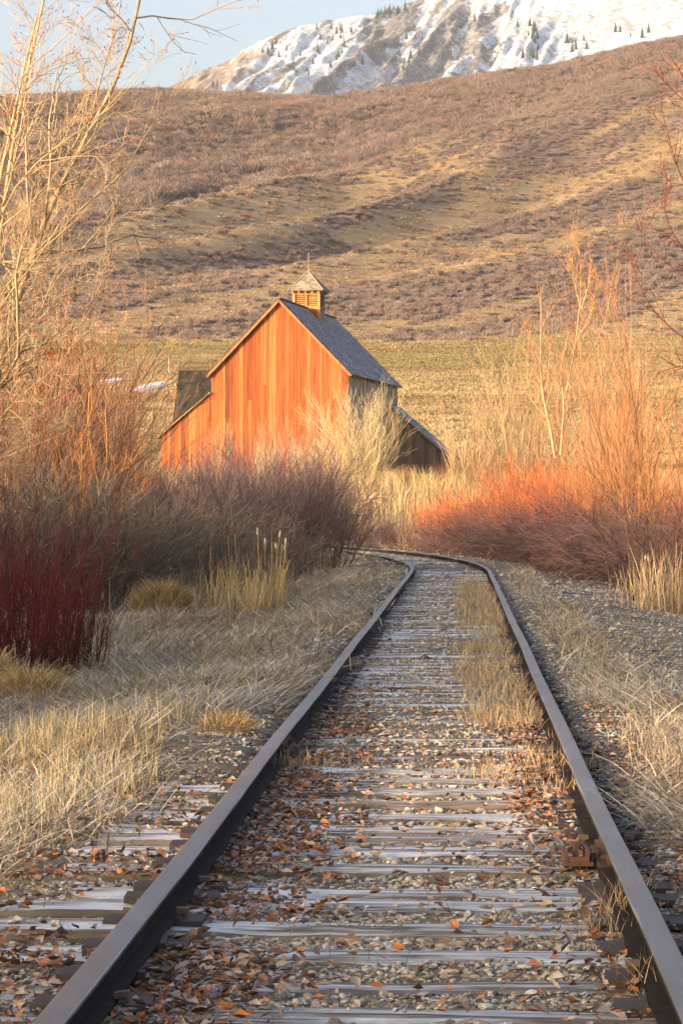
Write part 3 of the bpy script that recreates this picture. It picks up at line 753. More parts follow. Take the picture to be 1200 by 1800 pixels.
for k in range(4):
    ca, sa = math.cos(k * math.pi / 2), math.sin(k * math.pi / 2)
    rows = 8
    for r in range(rows):
        f0, f1 = r / rows, min((r + 1.15) / rows, 1.0)
        h0 = er * (1 - f0); u = -h0
        while u < h0 - .02:
            w = g.uniform(.12, .26); a, b = u, min(u + w, h0); u += w; kk = (1 - f1) / max(1 - f0, .01)
            def P(q, f, l):
                p = np.array((q, -er * (1 - f), cz0 + (cz1 - cz0) * f)) + np.array((0, -.75, .66)) * l
                return (p[0] * ca - p[1] * sa, CY + p[0] * sa + p[1] * ca, p[2])
            s_.add([P(a, f0, .05), P(b - .008, f0, .05), P((b - .008) * kk, f1, .012), P(a * kk, f1, .012), P(a, f0, 0), P(b, f0, 0)], [(0, 1, 2, 3), (4, 5, 1, 0)], np.array((0.32, 0.26, 0.20)) * g.uniform(.6, 1.25))
o = s_.build('shingle', M_shingle, cup); o['kind'] = 'stuff'
for k in range(4):
    a = np.array(v[k]); b = np.array(v[4])
    MB().beam(a + (0, 0, .05), b + (0, 0, .06), .10, .06, (0.34, 0.27, 0.20)).build('hip_cap', M_shingle, cup)
fm = MB(); a = np.arange(6) / 6 * 2 * np.pi
for z0, z1, r0, r1 in ((cz1 - .05, cz1 + .12, .11, .06), (cz1 + .12, cz1 + 1.25, .045, .03)):
    ring = lambda r, z: np.stack([np.cos(a) * r, CY + np.sin(a) * r, a * 0 + z], 1)
    fm.add(np.vstack([ring(r0, z0), ring(r1, z1)]), [(j, (j + 1) % 6, (j + 1) % 6 + 6, j + 6) for j in range(6)], (0.42, 0.32, 0.21))
fm.build('finial', M_plank, cup)

# dark shingled outbuilding behind the barn's left side
ox, oy = -11.3, 204.0
hut = thing('shingled_outbuilding', 'dark brown shingled tapering outbuilding behind the left side of the barn', 'outbuilding', (ox, oy, 3.5), BYAW)
hm = MB(); x1, d1 = 5.2, 5.0; zt, zb = 7.25, 1.0
bv = [(-.5, 0, zb), (x1 + .5, 0, zb), (x1 + .5, d1, zb), (-.5, d1, zb), (.06, .9, zt), (x1 - .06, .9, zt), (x1 - .06, d1 - .9, zt), (.06, d1 - .9, zt)]
hm.add(bv, [(0, 1, 5, 4), (1, 2, 6, 5), (2, 3, 7, 6), (3, 0, 4, 7), (4, 5, 6, 7)], (0.035, 0.03, 0.026)).build('wall', M_shingle, hut)
s_ = MB(); rows = 24
for r in range(rows):
    f0, f1 = r / rows, min((r + 1.15) / rows, 1.0)
    for side in (0, 1):
        u = 0.0
        while u < .999:
            w = g.uniform(.03, .06); a, b = u, min(u + w - .002, 1.0); u += w
            def P(q, f, l):
                p = np.array(bv, float)
                if side == 0: A, B, C, D = p[0], p[1], p[5], p[4]; n_ = np.array((0, -1., .15))
                else: A, B, C, D = p[3], p[0], p[4], p[7]; n_ = np.array((-1., 0, .1))
                lo = A + (B - A) * q; hi = D + (C - D) * q
                return lo + (hi - lo) * f + n_ * l
            s_.add([P(a, f0, .06), P(b, f0, .06), P(b, f1, .015), P(a, f1, .015), P(a, f0, 0), P(b, f0, 0)], [(0, 1, 2, 3), (4, 5, 1, 0)], np.array((0.036, 0.030, 0.025)) * g.uniform(.5, 1.5))
o = s_.build('shingle', M_shingle, hut); o['kind'] = 'stuff'
MB().box(-.02, x1, .8, d1 - .8, zt, zt + .10, (0.08, 0.065, 0.05)).build('cap_board', M_shingle, hut)
# ------------------------------------------------------------------ bare shrubs and trees
def grow(r, S, D, L, k, wander=.15, up=0.0, curl=None):
    N = len(S); P = np.zeros((N, k, 3)); P[:, 0] = S; d = nrmz(np.array(D, float)); st = (np.asarray(L) / (k - 1))[:, None]
    for i in range(1, k):
        d = d + r.normal(0, wander, (N, 3)); d[:, 2] += up
        if curl is not None: d = d + curl
        d = nrmz(d); P[:, i] = P[:, i - 1] + d * st
    return P
def sprout(r, P, R, n, t0=.3, t1=1., ang=(.4, .9), lr=(.3, .6), rr=.6, taper=.5):
    N, k, _ = P.shape
    idx = r.integers(0, N, n); t = r.uniform(t0, t1, n); q = np.minimum(t * (k - 1), k - 1.001); i = q.astype(int); f = (q - i)[:, None]
    S = P[idx, i] * (1 - f) + P[idx, i + 1] * f; T = nrmz(P[idx, i + 1] - P[idx, i])
    v = r.normal(0, 1, (n, 3)); v = nrmz(v - T * (v * T).sum(1, keepdims=True)); a = r.uniform(*ang, n)[:, None]
    Lp = np.linalg.norm(np.diff(P, axis=1), axis=2).sum(1)[idx]
    return S, T * np.cos(a) + v * np.sin(a), Lp * r.uniform(*lr, n) * (1 - taper * t), (R[idx, i] * (1 - f[:, 0]) + R[idx, i + 1] * f[:, 0]) * rr, t, idx
def tube(mb, P, R, C, sides=3):
    N, k, _ = P.shape
    T = nrmz(np.gradient(P, axis=1)); ref = np.where(np.abs(T[:, :1, 2:3]) > .9, np.array([[[1., 0, 0]]]), np.array([[[0, 0, 1.]]]))
    u = nrmz(np.cross(T, np.broadcast_to(ref, T.shape))); w = np.cross(T, u)
    a = np.arange(sides) / sides * 2 * np.pi
    V = P[:, :, None] + R[:, :, None, None] * (np.cos(a)[None, None, :, None] * u[:, :, None] + np.sin(a)[None, None, :, None] * w[:, :, None])
    b = (np.arange(N)[:, None, None] * k + np.arange(k - 1)[None, :, None]) * sides
    j = np.arange(sides)[None, None]; j2 = (j + 1) % sides
    Fq = np.stack([b + j, b + j2, b + sides + j2, b + sides + j], -1).reshape(-1, 4)
    mb.add(V.reshape(-1, 3), Fq, np.broadcast_to(C[:, :, None], (N, k, sides, 3)).reshape(-1, 3))
def ribbon(mb, P, R, C, r):
    N, k, _ = P.shape
    T = nrmz(np.gradient(P, axis=1)); ref = nrmz(r.normal(0, 1, (N, 1, 3)) * np.array((1, 1, .3)))
    u = nrmz(np.cross(T, np.broadcast_to(ref, T.shape)))
    V = np.stack([P - u * R[..., None], P + u * R[..., None]], 2)
    b = (np.arange(N)[:, None] * k + np.arange(k - 1)[None]) * 2
    mb.add(V.reshape(-1, 3), np.stack([b, b + 1, b + 3, b + 2], -1).reshape(-1, 4), np.broadcast_to(C[:, :, None], (N, k, 2, 3)).reshape(-1, 3))
def taperR(r0, k, tip=.3): return np.asarray(r0)[:, None] * np.linspace(1, tip, k)[None]
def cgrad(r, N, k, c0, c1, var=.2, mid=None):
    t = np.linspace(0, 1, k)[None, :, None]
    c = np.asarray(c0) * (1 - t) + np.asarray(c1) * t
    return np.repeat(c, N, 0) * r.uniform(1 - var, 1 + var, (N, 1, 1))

def make_shrub(seed, n=60, h=2.6, rad=.35, spread=.35, c0=(.14, .10, .09), c1=(.25, .15, .11), r0=.010, twigs=700, twigs2=700, lean=(0, 0), up=.03, wander=.10, droop=0.0, tw_ang=(.25, .7), flat=True, rt=.0040, hv=.25):
    """multi-stemmed bare shrub: returns (stem mesh, twig mesh)"""
    r = np.random.default_rng(seed)
    a = r.uniform(0, 2 * np.pi, n); q = np.sqrt(r.random(n)) * rad
    S = np.stack([np.cos(a) * q, np.sin(a) * q, np.full(n, -.12)], 1)
    out = spread * (0.25 + q / max(rad, .01)) * r.uniform(.5, 1.5, n)
    D = np.stack([np.cos(a) * out + lean[0], np.sin(a) * out + lean[1], np.ones(n)], 1)
    L = h * r.uniform(1 - hv, 1.05, n)
    P = grow(r, S, D, L, 8, wander, up - droop); R = taperR(np.full(n, r0) * r.uniform(.6, 1.2, n), 8, .3)
    c0 = np.array(c0); c1 = np.array(c1)
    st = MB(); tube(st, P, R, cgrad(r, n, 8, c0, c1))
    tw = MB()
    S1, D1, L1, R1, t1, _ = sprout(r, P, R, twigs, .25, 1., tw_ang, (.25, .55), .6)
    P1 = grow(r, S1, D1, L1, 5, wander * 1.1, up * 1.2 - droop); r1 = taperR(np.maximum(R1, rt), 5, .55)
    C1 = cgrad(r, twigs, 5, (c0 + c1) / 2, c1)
    (tube(tw, P1, r1, C1) if not flat else ribbon(tw, P1, r1, C1, r))
    if twigs2:
        S2, D2, L2, R2, t2, _ = sprout(r, P1, r1, twigs2, .2, 1., tw_ang, (.3, .7), .8)
        P2 = grow(r, S2, D2, L2, 4, wander, up); r2 = taperR(np.maximum(R2, rt * .85), 4, .6)
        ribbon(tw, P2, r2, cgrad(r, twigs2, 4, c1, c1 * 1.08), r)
    a_, b_ = st.mesh('stems', True), tw.mesh('twigs', True)
    a_.materials.append(M_twig); b_.materials.append(M_twig)
    return a_, b_
def shrub_thing(ms, name, label, x, y, rz=0, sc=1, group=None, cat='shrub', dz=0):
    t = thing(name, label, cat, (x, y, h1(x, y) + dz), rz, group)
    t.scale = sc if hasattr(sc, '__len__') else (sc,) * 3
    link('stems', ms[0], t); link('twigs', ms[1], t)
    return t

# kinds; mauve, grey and arching stem bases coloured darker for shade inside
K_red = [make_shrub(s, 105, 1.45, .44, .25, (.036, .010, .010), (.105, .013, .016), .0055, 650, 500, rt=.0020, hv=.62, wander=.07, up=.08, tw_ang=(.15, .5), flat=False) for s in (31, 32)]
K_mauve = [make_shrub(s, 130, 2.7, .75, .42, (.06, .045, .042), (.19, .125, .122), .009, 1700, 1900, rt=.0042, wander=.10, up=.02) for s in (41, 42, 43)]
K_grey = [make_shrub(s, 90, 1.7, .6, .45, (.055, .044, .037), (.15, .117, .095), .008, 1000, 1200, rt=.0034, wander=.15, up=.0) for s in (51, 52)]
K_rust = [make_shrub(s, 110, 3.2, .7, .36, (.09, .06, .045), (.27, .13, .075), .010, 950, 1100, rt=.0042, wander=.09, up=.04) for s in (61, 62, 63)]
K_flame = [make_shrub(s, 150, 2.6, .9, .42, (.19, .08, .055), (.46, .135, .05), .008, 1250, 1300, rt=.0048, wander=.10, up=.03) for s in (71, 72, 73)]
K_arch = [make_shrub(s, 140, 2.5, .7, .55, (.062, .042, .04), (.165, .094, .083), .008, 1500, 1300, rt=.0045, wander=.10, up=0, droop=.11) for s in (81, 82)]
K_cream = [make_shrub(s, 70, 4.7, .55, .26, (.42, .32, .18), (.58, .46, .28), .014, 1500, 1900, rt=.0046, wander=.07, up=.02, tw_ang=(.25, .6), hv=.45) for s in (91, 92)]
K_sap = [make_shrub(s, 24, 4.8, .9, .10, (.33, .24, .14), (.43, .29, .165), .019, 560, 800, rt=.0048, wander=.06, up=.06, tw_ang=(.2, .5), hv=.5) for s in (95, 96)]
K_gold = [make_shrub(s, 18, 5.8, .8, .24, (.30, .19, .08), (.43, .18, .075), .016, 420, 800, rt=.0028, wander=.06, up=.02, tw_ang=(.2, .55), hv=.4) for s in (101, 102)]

def R_(a=6.28): return random.Random(int(len(bpy.data.objects)) * 7 + 1).uniform(0, a)

# ---- left of the track, near to far
for i, (px, Y, s, lab) in enumerate(((0, 23.0, 1.0, 'dark crimson twig dogwood at the left edge of the picture, nearest the track'), (75, 24.5, .88, 'dark crimson twig dogwood between the leftmost dogwood and the grey brush'),
                                     (-60, 24.6, 1.1, 'tall crimson dogwood cut off by the left edge'), (135, 25.8, .55, 'low sparse crimson dogwood beside the tan grass hummock'))):
    shrub_thing(K_red[i % 2], 'dogwood_shrub', lab, wx(px, Y), Y, i * 2.1, s, 'crimson dogwood shrubs', 'shrub')
for i, (px, Y, s, lab) in enumerate(((170, 40.5, 1.05, 'grey tangled brush behind the crimson dogwood'), (255, 44, .95, 'low grey brown brush under the orange stemmed sapling'), (330, 45, 1.05, 'grey tangled brush behind the tan grass hummock'),
                                     (95, 41, 1.3, 'tall grey brush under the pale cottonwood'), (395, 49, .9, 'grey brush between the hummock and the mauve willow'), (20, 40, 1.35, 'grey brush at the left edge under the cottonwood limbs'),
                                     (225, 46, 1.1, 'dim grey brush behind the orange stemmed sapling'), (470, 55, .8, 'grey brush behind the cattails'))):
    shrub_thing(K_grey[i % 2], 'brush_shrub', lab, wx(px, Y), Y, i * 1.3, s, 'grey brush left of the track')
for i, (px, Y, s, lab) in enumerate(((490, 62, 1.03, 'big mauve grey willow bush standing closest to the bend of the track'), (400, 66, 1.0, 'mauve grey willow bush behind the cattail stand'), (565, 68, .82, 'rounded mauve willow bush where the rails vanish'),
                                     (440, 72, 1.05, 'mauve willow bush in front of the barn gable'), (330, 70, .95, 'mauve grey willow bush below the left corner of the barn'), (535, 75, .85, 'mauve willow bush below the cream poplar clump'), (370, 58, .8, 'low mauve willow bush beside the orange sapling'))):
    shrub_thing(K_mauve[i % 3], 'willow_bush', lab, wx(px, Y), Y, i * 1.7, s, 'mauve willow bushes left of the bend')
for i, (px, Y, s, lab) in enumerate(((190, 62, .90, 'rust orange willow bush behind the sapling'), (100, 58, 1.35, 'tall rust willow bush under the hanging dead leaves'), (30, 54, 1.6, 'tall reddish willow bush at the left edge'), (255, 76, .78, 'brown willow bush left of the barn lean-to'),
                                     (150, 80, .95, 'brown willow bush far behind the cottonwood'), (300, 90, .72, 'dark brown willow bush under the barn lean-to roof'), (60, 75, 1.7, 'tall reddish willow bush behind the cottonwood'))):
    shrub_thing(K_rust[i % 3], 'willow_bush', lab, wx(px, Y), Y, i * 1.9, s, 'rust willow bushes left of the barn')

# ---- in front of the barn
shrub_thing(K_cream[0], 'poplar_clump', 'pale cream fan shaped poplar clump hiding the right corner of the barn', wx(630, 122), 122, .4, (1.0, 1.0, .98), None, 'tree')
for i, (px, Y, s, lab) in enumerate(((585, 128, .5, 'smaller cream poplar clump left of the large fan shaped one'), (530, 145, .42, 'cream poplar clump before the middle of the gable'), (470, 150, .40, 'low cream poplar clump before the left half of the gable'))):
    shrub_thing(K_cream[(i + 1) % 2], 'poplar_clump', lab, wx(px, Y), Y, i * 2.2 + 1, s, 'cream poplar clumps in front of the barn', 'tree')
for i, (px, Y, s, lab) in enumerate(((540, 150, .72, 'thin cream saplings before the middle of the gable'), (390, 160, .62, 'short cream saplings before the left lean-to'), (470, 158, .70, 'thin cream saplings left of the gable centre'))):
    shrub_thing(K_sap[i % 2], 'poplar_sapling', lab, wx(px, Y), Y, i * 1.1, s, 'cream saplings in front of the barn', 'tree')

# ---- right of the track
for i, (px, Y, s, lab) in enumerate(((840, 97, .95, 'flame red dogwood thicket next to the golden grass'), (905, 95, 1.05, 'flame red dogwood thicket at the middle of the red bank'), (965, 92, 1.10, 'flame orange dogwood thicket below the tall aspen'),
                                     (1025, 90, 1.1, 'flame orange dogwood thicket below the yellow stemmed willows'), (1085, 84, .95, 'orange dogwood thicket among the yellow stemmed willows'), (1150, 80, .95, 'orange dogwood thicket at the right edge'), (780, 101, .70, 'low red dogwood thicket at the edge of the golden grass'),
                                     (1000, 104, .95, 'orange thicket behind the flame red bank'), (1100, 100, 1.0, 'tall orange thicket behind the yellow stemmed willows'), (1190, 92, 1.05, 'tall orange thicket behind the right edge willows'), (925, 108, .9, 'orange thicket behind the red bank near the saplings'))):
    shrub_thing(K_flame[i % 3], 'dogwood_thicket', lab, wx(px, Y), Y, i * 1.3, s, 'flame red thickets right of the track')
for i, (px, Y, s, lab) in enumerate(((790, 92, .62, 'dark purple arching brush just beyond the bend'), (850, 86, .75, 'dark purple arching brush behind the right rail'), (915, 80, .85, 'purple arching brush in the shade below the red bank'), (985, 72, .85, 'purple brown arching brush above the gravel shoulder'),
                                     (1055, 64, .85, 'purple brown arching brush left of the right hand cattails'), (1125, 58, .9, 'brown arching brush behind the right hand cattails'), (1190, 54, 1.0, 'brown arching brush at the right edge'), (715, 97, .55, 'low reddish brush beyond the vanishing rails'), (650, 98, .55, 'low mauve brush below the fallen log'),
                                     (1010, 58, .5, 'low purple brush at the top of the gravel shoulder'), (955, 66, .5, 'low purple brush beside the right rail'))):
    shrub_thing(K_arch[i % 2], 'arching_brush', lab, wx(px, Y), Y, i * .9, s, 'purple arching brush right of the track')
for i, (px, Y, s, lab, sx) in enumerate(((1150, 66, 1.0, 'yellow stemmed willow clump rising behind the right hand cattails', 1), (1090, 72, .92, 'yellow stemmed willow clump leaning left over the red bank', 1), (1195, 60, 1.15, 'yellow stemmed willow clump cut off by the right edge', 1), (1050, 86, .80, 'smaller yellow stemmed willow clump below the tall aspen', 1))):
    shrub_thing(K_gold[i % 2], 'willow_clump', lab, wx(px, Y), Y, i * 1.4 + .4, s, 'yellow stemmed willow clumps', 'tree')
for i, (px, Y, s, lab) in enumerate(((830, 118, .85, 'thin bare saplings right of the barn lean-to'), (890, 124, .95, 'thin bare saplings behind the golden grass'), (938, 116, 1.35, 'thin bare saplings left of the tall aspen'), (1075, 112, 1.2, 'tall thin bare saplings right of the tall aspen'))):
    shrub_thing(K_sap[i % 2], 'poplar_sapling', lab, wx(px, Y), Y, i * 2.4, s, 'bare saplings right of the barn', 'tree')
for i, (px, Y, s, lab) in enumerate(((775, 150, .36, 'reddish willow bush against the right lean-to'), (712, 150, .34, 'reddish willow bush at the foot of the barn side wall'), (845, 135, .62, 'brown willow bush among the saplings'))):
    shrub_thing(K_rust[i % 3], 'willow_bush', lab, wx(px, Y), Y, i * 2.4, s, 'reddish bushes by the right lean-to')

# ---- unseen thickets added left of the picture to throw shade across the rails
for i in range(52):
    rr = random.Random(900 + i)
    Y = -24 + (i % 26) * 2.9 + rr.uniform(-1, 1); X = -8.5 - rr.uniform(0, 3.0) - max(0, Y - 30) * .10
    if i >= 26: X -= 3.2; Y -= 3.0  # second row added to deepen the shade
    s = rr.uniform(.95, 1.3)
    Yg = Y - (X + 10) * .75
    if 3.6 < Yg < 8.4: continue  # gap left so sun patches reach the ground
    if 8.4 < Yg < 12.0: s *= .5
    shrub_thing(K_rust[i % 3], 'willow_bush', 'unseen rust willow bush added left of the picture to shade the track', X, Y, rr.uniform(0, 6), (s * 1.25, s * 1.25, s), 'added willow row shading the track')

# ---- trees built limb by limb
def resample(pts, k):
    pts = np.array(pts, float); s = np.concatenate([[0], np.cumsum(np.linalg.norm(np.diff(pts, axis=0), axis=1))]); q = np.linspace(0, s[-1], k)
    out = np.stack([np.interp(q, s, pts[:, i]) for i in range(pts.shape[1])], 1)
    for _ in range(2): out[1:-1] = (out[:-2] + 2 * out[1:-1] + out[2:]) / 4
    return out
def limb_tree(seed, name, label, base, limbs, c0, c1, n1, n2, n3, lr1=(.25, .5), up=.06, rt=.003, ang=(.45, 1.0), buds=None, wander=.12, cat='tree', leaves=None, tr=None):
    """limbs: list of (points in px,py,Y ; r0 ; r1)"""
    r = np.random.default_rng(seed)
    bx, by = base; bz = h1(bx, by)
    root = thing(name, label, cat, (bx, by, bz))
    org = np.array((bx, by, bz)); k = 16
    P0 = np.stack([resample([(wx(a, Y), Y, wz(b, Y)) for a, b, Y in pts], k) for pts, _, _ in limbs]) - org
    R0 = np.stack([np.linspace(a, b, k) for _, a, b in limbs])
    P0 = P0 + np.cumsum(r.normal(0, .004, P0.shape), 1)
    tm = MB(); tube(tm, P0, R0, cgrad(r, len(limbs), k, c0, (np.array(c0) + c1) / 2, .06), 8)
    o = tm.build('trunk', M_bark, root, smooth=True)
    bm = MB()
    S1, D1, L1, R1, t1, idx = sprout(r, P0, R0, n1, .15, 1., ang, lr1, .55, .35)
    P1 = grow(r, S1, D1, L1, 9, wander, up); r1 = taperR(np.maximum(R1, rt * 1.6), 9, .3)
    tube(bm, P1, r1, cgrad(r, n1, 9, (np.array(c0) + c1) / 2, c1), 4)
    S2, D2, L2, R2, _, _ = sprout(r, P1, r1, n2, .15, 1., (.4, .95), (.3, .6), .7)
    P2 = grow(r, S2, D2, L2, 6, wander * 1.2, up * 1.1); r2 = taperR(np.maximum(R2, rt * 1.1), 6, .5)
    tube(bm, P2, r2, cgrad(r, n2, 6, c1, c1), 3)
    S3, D3, L3, R3, _, _ = sprout(r, P2, r2, n3, .15, 1., (.4, .9), (.25, .6), .8)
    P3 = grow(r, S3, D3, np.maximum(L3, .05), 4, wander, up); r3 = taperR(np.maximum(R3, rt), 4, .7)
    tube(bm, P3, r3, cgrad(r, n3, 4, c1, np.array(c1) * 1.05), 3)
    bm.build('crown', M_twig, root, smooth=True)
    if buds:
        n, bc, bs = buds
        q = r.integers(0, n3, n); tips = P3[q, -1]; d = nrmz(P3[q, -1] - P3[q, -2])
        Pb = np.stack([tips - d * .005, tips + d * bs * .5, tips + d * bs], 1); Rb = np.stack([np.full(n, bs * .12), np.full(n, bs * .2), np.full(n, bs * .02)], 1)
        b_ = MB(); tube(b_, Pb, Rb, cgrad(r, n, 3, bc, bc, .35), 3); b_.build('buds', M_leaf, root)
    if leaves:
        lm = MB()
        for (a, b, Y, n, sp) in leaves:
            c = np.array((wx(a, Y), Y, wz(b, Y))) - org
            for _ in range(n):
                p = c + r.normal(0, 1, 3) * np.array((sp, sp, sp * 1.3)); u = nrmz(r.normal(0, 1, 3) * np.array((1, 1, .2))); L = r.uniform(.035, .06); d = nrmz(np.array((r.normal(0, .3), r.normal(0, .3), -1)))
                n_ = np.cross(u, d)
                lm.add([p, p + d * L * .5 + u * L * .2 + n_ * .006, p + d * L, p + d * L * .5 - u * L * .2 + n_ * .006], [(0, 1, 2), (0, 2, 3)], np.array((.36, .115, .035)) * r.uniform(.6, 1.3))
            # thin twig the cluster hangs from
            t0 = c + np.array((-.12, 0, sp * 3)); tube(lm, np.stack([t0, c + np.array((0, 0, sp * 1.5)), c - np.array((0, 0, sp))])[None], np.full((1, 3), .0025), np.full((1, 3, 3), .22))
        lm.build('dead_leaves', M_leaf, root)
    return root
# pale cottonwood at the left edge
Yc = 34.0
bx = wx(-75, Yc)
LT_ = [
    ([(-75, 1100, Yc), (-60, 900, Yc), (-30, 740, Yc), (5, 620, Yc), (32, 520, Yc), (62, 430, Yc), (88, 360, Yc), (112, 300, Yc), (128, 262, Yc), (168, 222, Yc), (205, 150, Yc), (235, 70, Yc), (247, 0, Yc), (255, -90, Yc)], 0.0585, 0.0142),
    ([(-60, 900, Yc), (-50, 640, Yc + .3), (-10, 470, Yc + .4), (12, 330, Yc + .5), (28, 200, Yc + .5), (52, 100, Yc + .6), (78, 20, Yc + .6), (90, -80, Yc + .6)], 0.0413, 0.0116),
    ([(-50, 700, Yc), (-20, 420, Yc - .5), (22, 210, Yc - .6), (45, 110, Yc - .8), (70, 20, Yc - .8)], 0.0310, 0.0065),
    ([(-45, 820, Yc), (-20, 430, Yc - .4), (15, 330, Yc - .5), (70, 275, Yc - .6), (140, 232, Yc - .7), (190, 200, Yc - .8), (235, 165, Yc - .8), (262, 105, Yc - .9)], 0.0234, 0.0032),
    ([(-50, 760, Yc), (-10, 545, Yc - .8), (60, 470, Yc - .9), (110, 395, Yc - 1.), (140, 340, Yc - 1.1), (175, 290, Yc - 1.1)], 0.0193, 0.0026),
    ([(-55, 850, Yc), (-10, 560, Yc + .5), (40, 470, Yc + .8), (95, 420, Yc + .9), (150, 380, Yc + 1), (185, 318, Yc + 1)], 0.0179, 0.0026),
    ([(-60, 880, Yc), (-40, 600, Yc - .6), (5, 500, Yc - .9), (60, 440, Yc - 1.1), (120, 405, Yc - 1.2), (160, 360, Yc - 1.2)], 0.0151, 0.0026),
    ([(-60, 950, Yc), (-30, 690, Yc - .6), (20, 600, Yc - .8), (80, 560, Yc - .9), (130, 520, Yc - 1.), (160, 490, Yc - 1.)], 0.0151, 0.0026),
    ([(128, 262, Yc), (165, 190, Yc + .2), (180, 120, Yc + .3), (205, 40, Yc + .4), (215, -30, Yc + .4)], 0.0138, 0.0039),
    ([(-65, 980, Yc), (-30, 780, Yc - .6), (30, 700, Yc - .9), (80, 670, Yc - 1.), (120, 625, Yc - 1.), (145, 590, Yc - 1.1)], 0.0124, 0.0026),
    ([(-65, 980, Yc), (-30, 830, Yc - .6), (30, 790, Yc - .9), (75, 765, Yc - 1.), (115, 740, Yc - 1.)], 0.0103, 0.0026),
]
limb_tree(801, 'cottonwood_tree', 'tall pale bare cottonwood with arching limbs at the left edge', (bx, Yc), LT_, np.array((.42, .29, .155)), np.array((.49, .36, .225)), 200, 2100, 6800,
          up=.045, rt=.0023, wander=.15, ang=(.5, 1.15), buds=(1800, np.array((.42, .13, .05)), .034), lr1=(.2, .42),
          leaves=[(92, 615, 33, 60, .055), (128, 605, 33, 60, .055), (75, 690, 33, 40, .05), (72, 745, 33, 40, .05), (25, 640, 33, 20, .06), (110, 560, 33, 10, .05), (20, 195, 33, 25, .05), (140, 760, 33, 12, .05)])
# orange sapling with a yellow stem
Ys = 42.0
sp_l = [([(150, 1075, Ys), (165, 1000, Ys), (160, 950, Ys), (172, 905, Ys), (177, 865, Ys), (160, 800, Ys), (152, 740, Ys), (155, 690, Ys)], .018, .006),
        ([(177, 868, Ys), (188, 825, Ys + .1), (190, 770, Ys + .1), (186, 720, Ys + .1), (195, 680, Ys + .1)], .011, .004),
        ([(165, 1000, Ys), (150, 930, Ys - .1), (140, 860, Ys - .2), (143, 800, Ys - .2), (140, 760, Ys - .2)], .010, .004),
        ([(177, 868, Ys), (200, 840, Ys - .1), (225, 820, Ys - .2), (247, 795, Ys - .2)], .007, .003),
        ([(165, 1010, Ys), (185, 950, Ys + .2), (210, 900, Ys + .3), (235, 870, Ys + .3), (265, 850, Ys + .3)], .008, .003),
        ([(160, 1020, Ys), (130, 950, Ys + .2), (120, 900, Ys + .3), (132, 830, Ys + .3), (122, 770, Ys + .3)], .008, .003)]
limb_tree(802, 'willow_sapling', 'bright orange willow sapling with a forked yellow stem before grey brush', (wx(150, Ys), Ys), sp_l, np.array((.52, .33, .11)), np.array((.48, .19, .06)), 60, 160, 200, up=.12, rt=.0038, ang=(.3, .7), lr1=(.25, .5), wander=.08)
# tall aspen in the right background
Ya = 112.0
as_l = [([(975, 805, Ya), (965, 740, Ya), (952, 690, Ya), (950, 620, Ya), (952, 560, Ya), (950, 500, Ya)], 0.0595, 0.0130),
        ([(985, 800, Ya), (990, 720, Ya + .5), (1000, 660, Ya + .5), (1012, 600, Ya + .5), (1020, 530, Ya + .5), (1022, 480, Ya + .5), (1018, 440, Ya + .5)], 0.0560, 0.0117),
        ([(1020, 545, Ya), (1035, 500, Ya), (1038, 455, Ya)], 0.0315, 0.0097), ([(1020, 540, Ya), (1008, 490, Ya), (1005, 450, Ya)], 0.0280, 0.0078),
        ([(1012, 600, Ya), (1035, 560, Ya), (1050, 500, Ya)], 0.0280, 0.0065), ([(990, 720, Ya), (985, 640, Ya), (1000, 580, Ya)], 0.0350, 0.0097), ([(965, 740, Ya), (930, 700, Ya), (925, 640, Ya), (930, 580, Ya)], 0.0280, 0.0078),
        ([(1000, 690, Ya), (1040, 620, Ya), (1065, 560, Ya), (1075, 500, Ya)], 0.0280, 0.0065)]
limb_tree(803, 'aspen_tree', 'tall bare aspen with forked white upper limbs behind the red bank', (wx(980, Ya), Ya), as_l, np.array((.46, .32, .19)), np.array((.46, .26, .125)), 150, 800, 1800, up=.08, rt=.0052, ang=(.3, .8), lr1=(.2, .42))
# dark red tree whose limbs reach in from the right edge
Yr_ = 30.0
rd_l = [([(1400, 1100, Yr_), (1360, 900, Yr_), (1320, 700, Yr_), (1300, 480, Yr_), (1290, 250, Yr_), (1300, 0, Yr_)], .06, .02),
        ([(1320, 700, Yr_), (1260, 640, Yr_), (1200, 600, Yr_), (1150, 560, Yr_), (1120, 510, Yr_), (1105, 450, Yr_)], .014, .0035),
        ([(1310, 560, Yr_), (1250, 520, Yr_ - .5), (1190, 480, Yr_ - .5), (1140, 430, Yr_ - .5), (1120, 390, Yr_ - .5)], .013, .003),
        ([(1300, 440, Yr_), (1250, 400, Yr_ + .5), (1200, 330, Yr_ + .5), (1175, 260, Yr_ + .5), (1160, 200, Yr_ + .5)], .013, .003),
        ([(1300, 300, Yr_), (1250, 230, Yr_), (1200, 180, Yr_), (1165, 150, Yr_), (1140, 110, Yr_)], .012, .003),
        ([(1310, 700, Yr_), (1250, 660, Yr_ - .6), (1200, 640, Yr_ - .6), (1150, 655, Yr_ - .6)], .012, .003),
        ([(1310, 560, Yr_), (1250, 500, Yr_ + .4), (1200, 440, Yr_ + .4), (1165, 380, Yr_ + .4), (1170, 300, Yr_ + .4)], .012, .003)]
limb_tree(804, 'cherry_tree', 'dark red branched tree reaching in from the right edge', (wx(1400, Yr_), Yr_), rd_l, np.array((.13, .055, .045)), np.array((.22, .055, .045)), 70, 170, 200, up=.07, rt=.0030, ang=(.4, .9), lr1=(.18, .36))
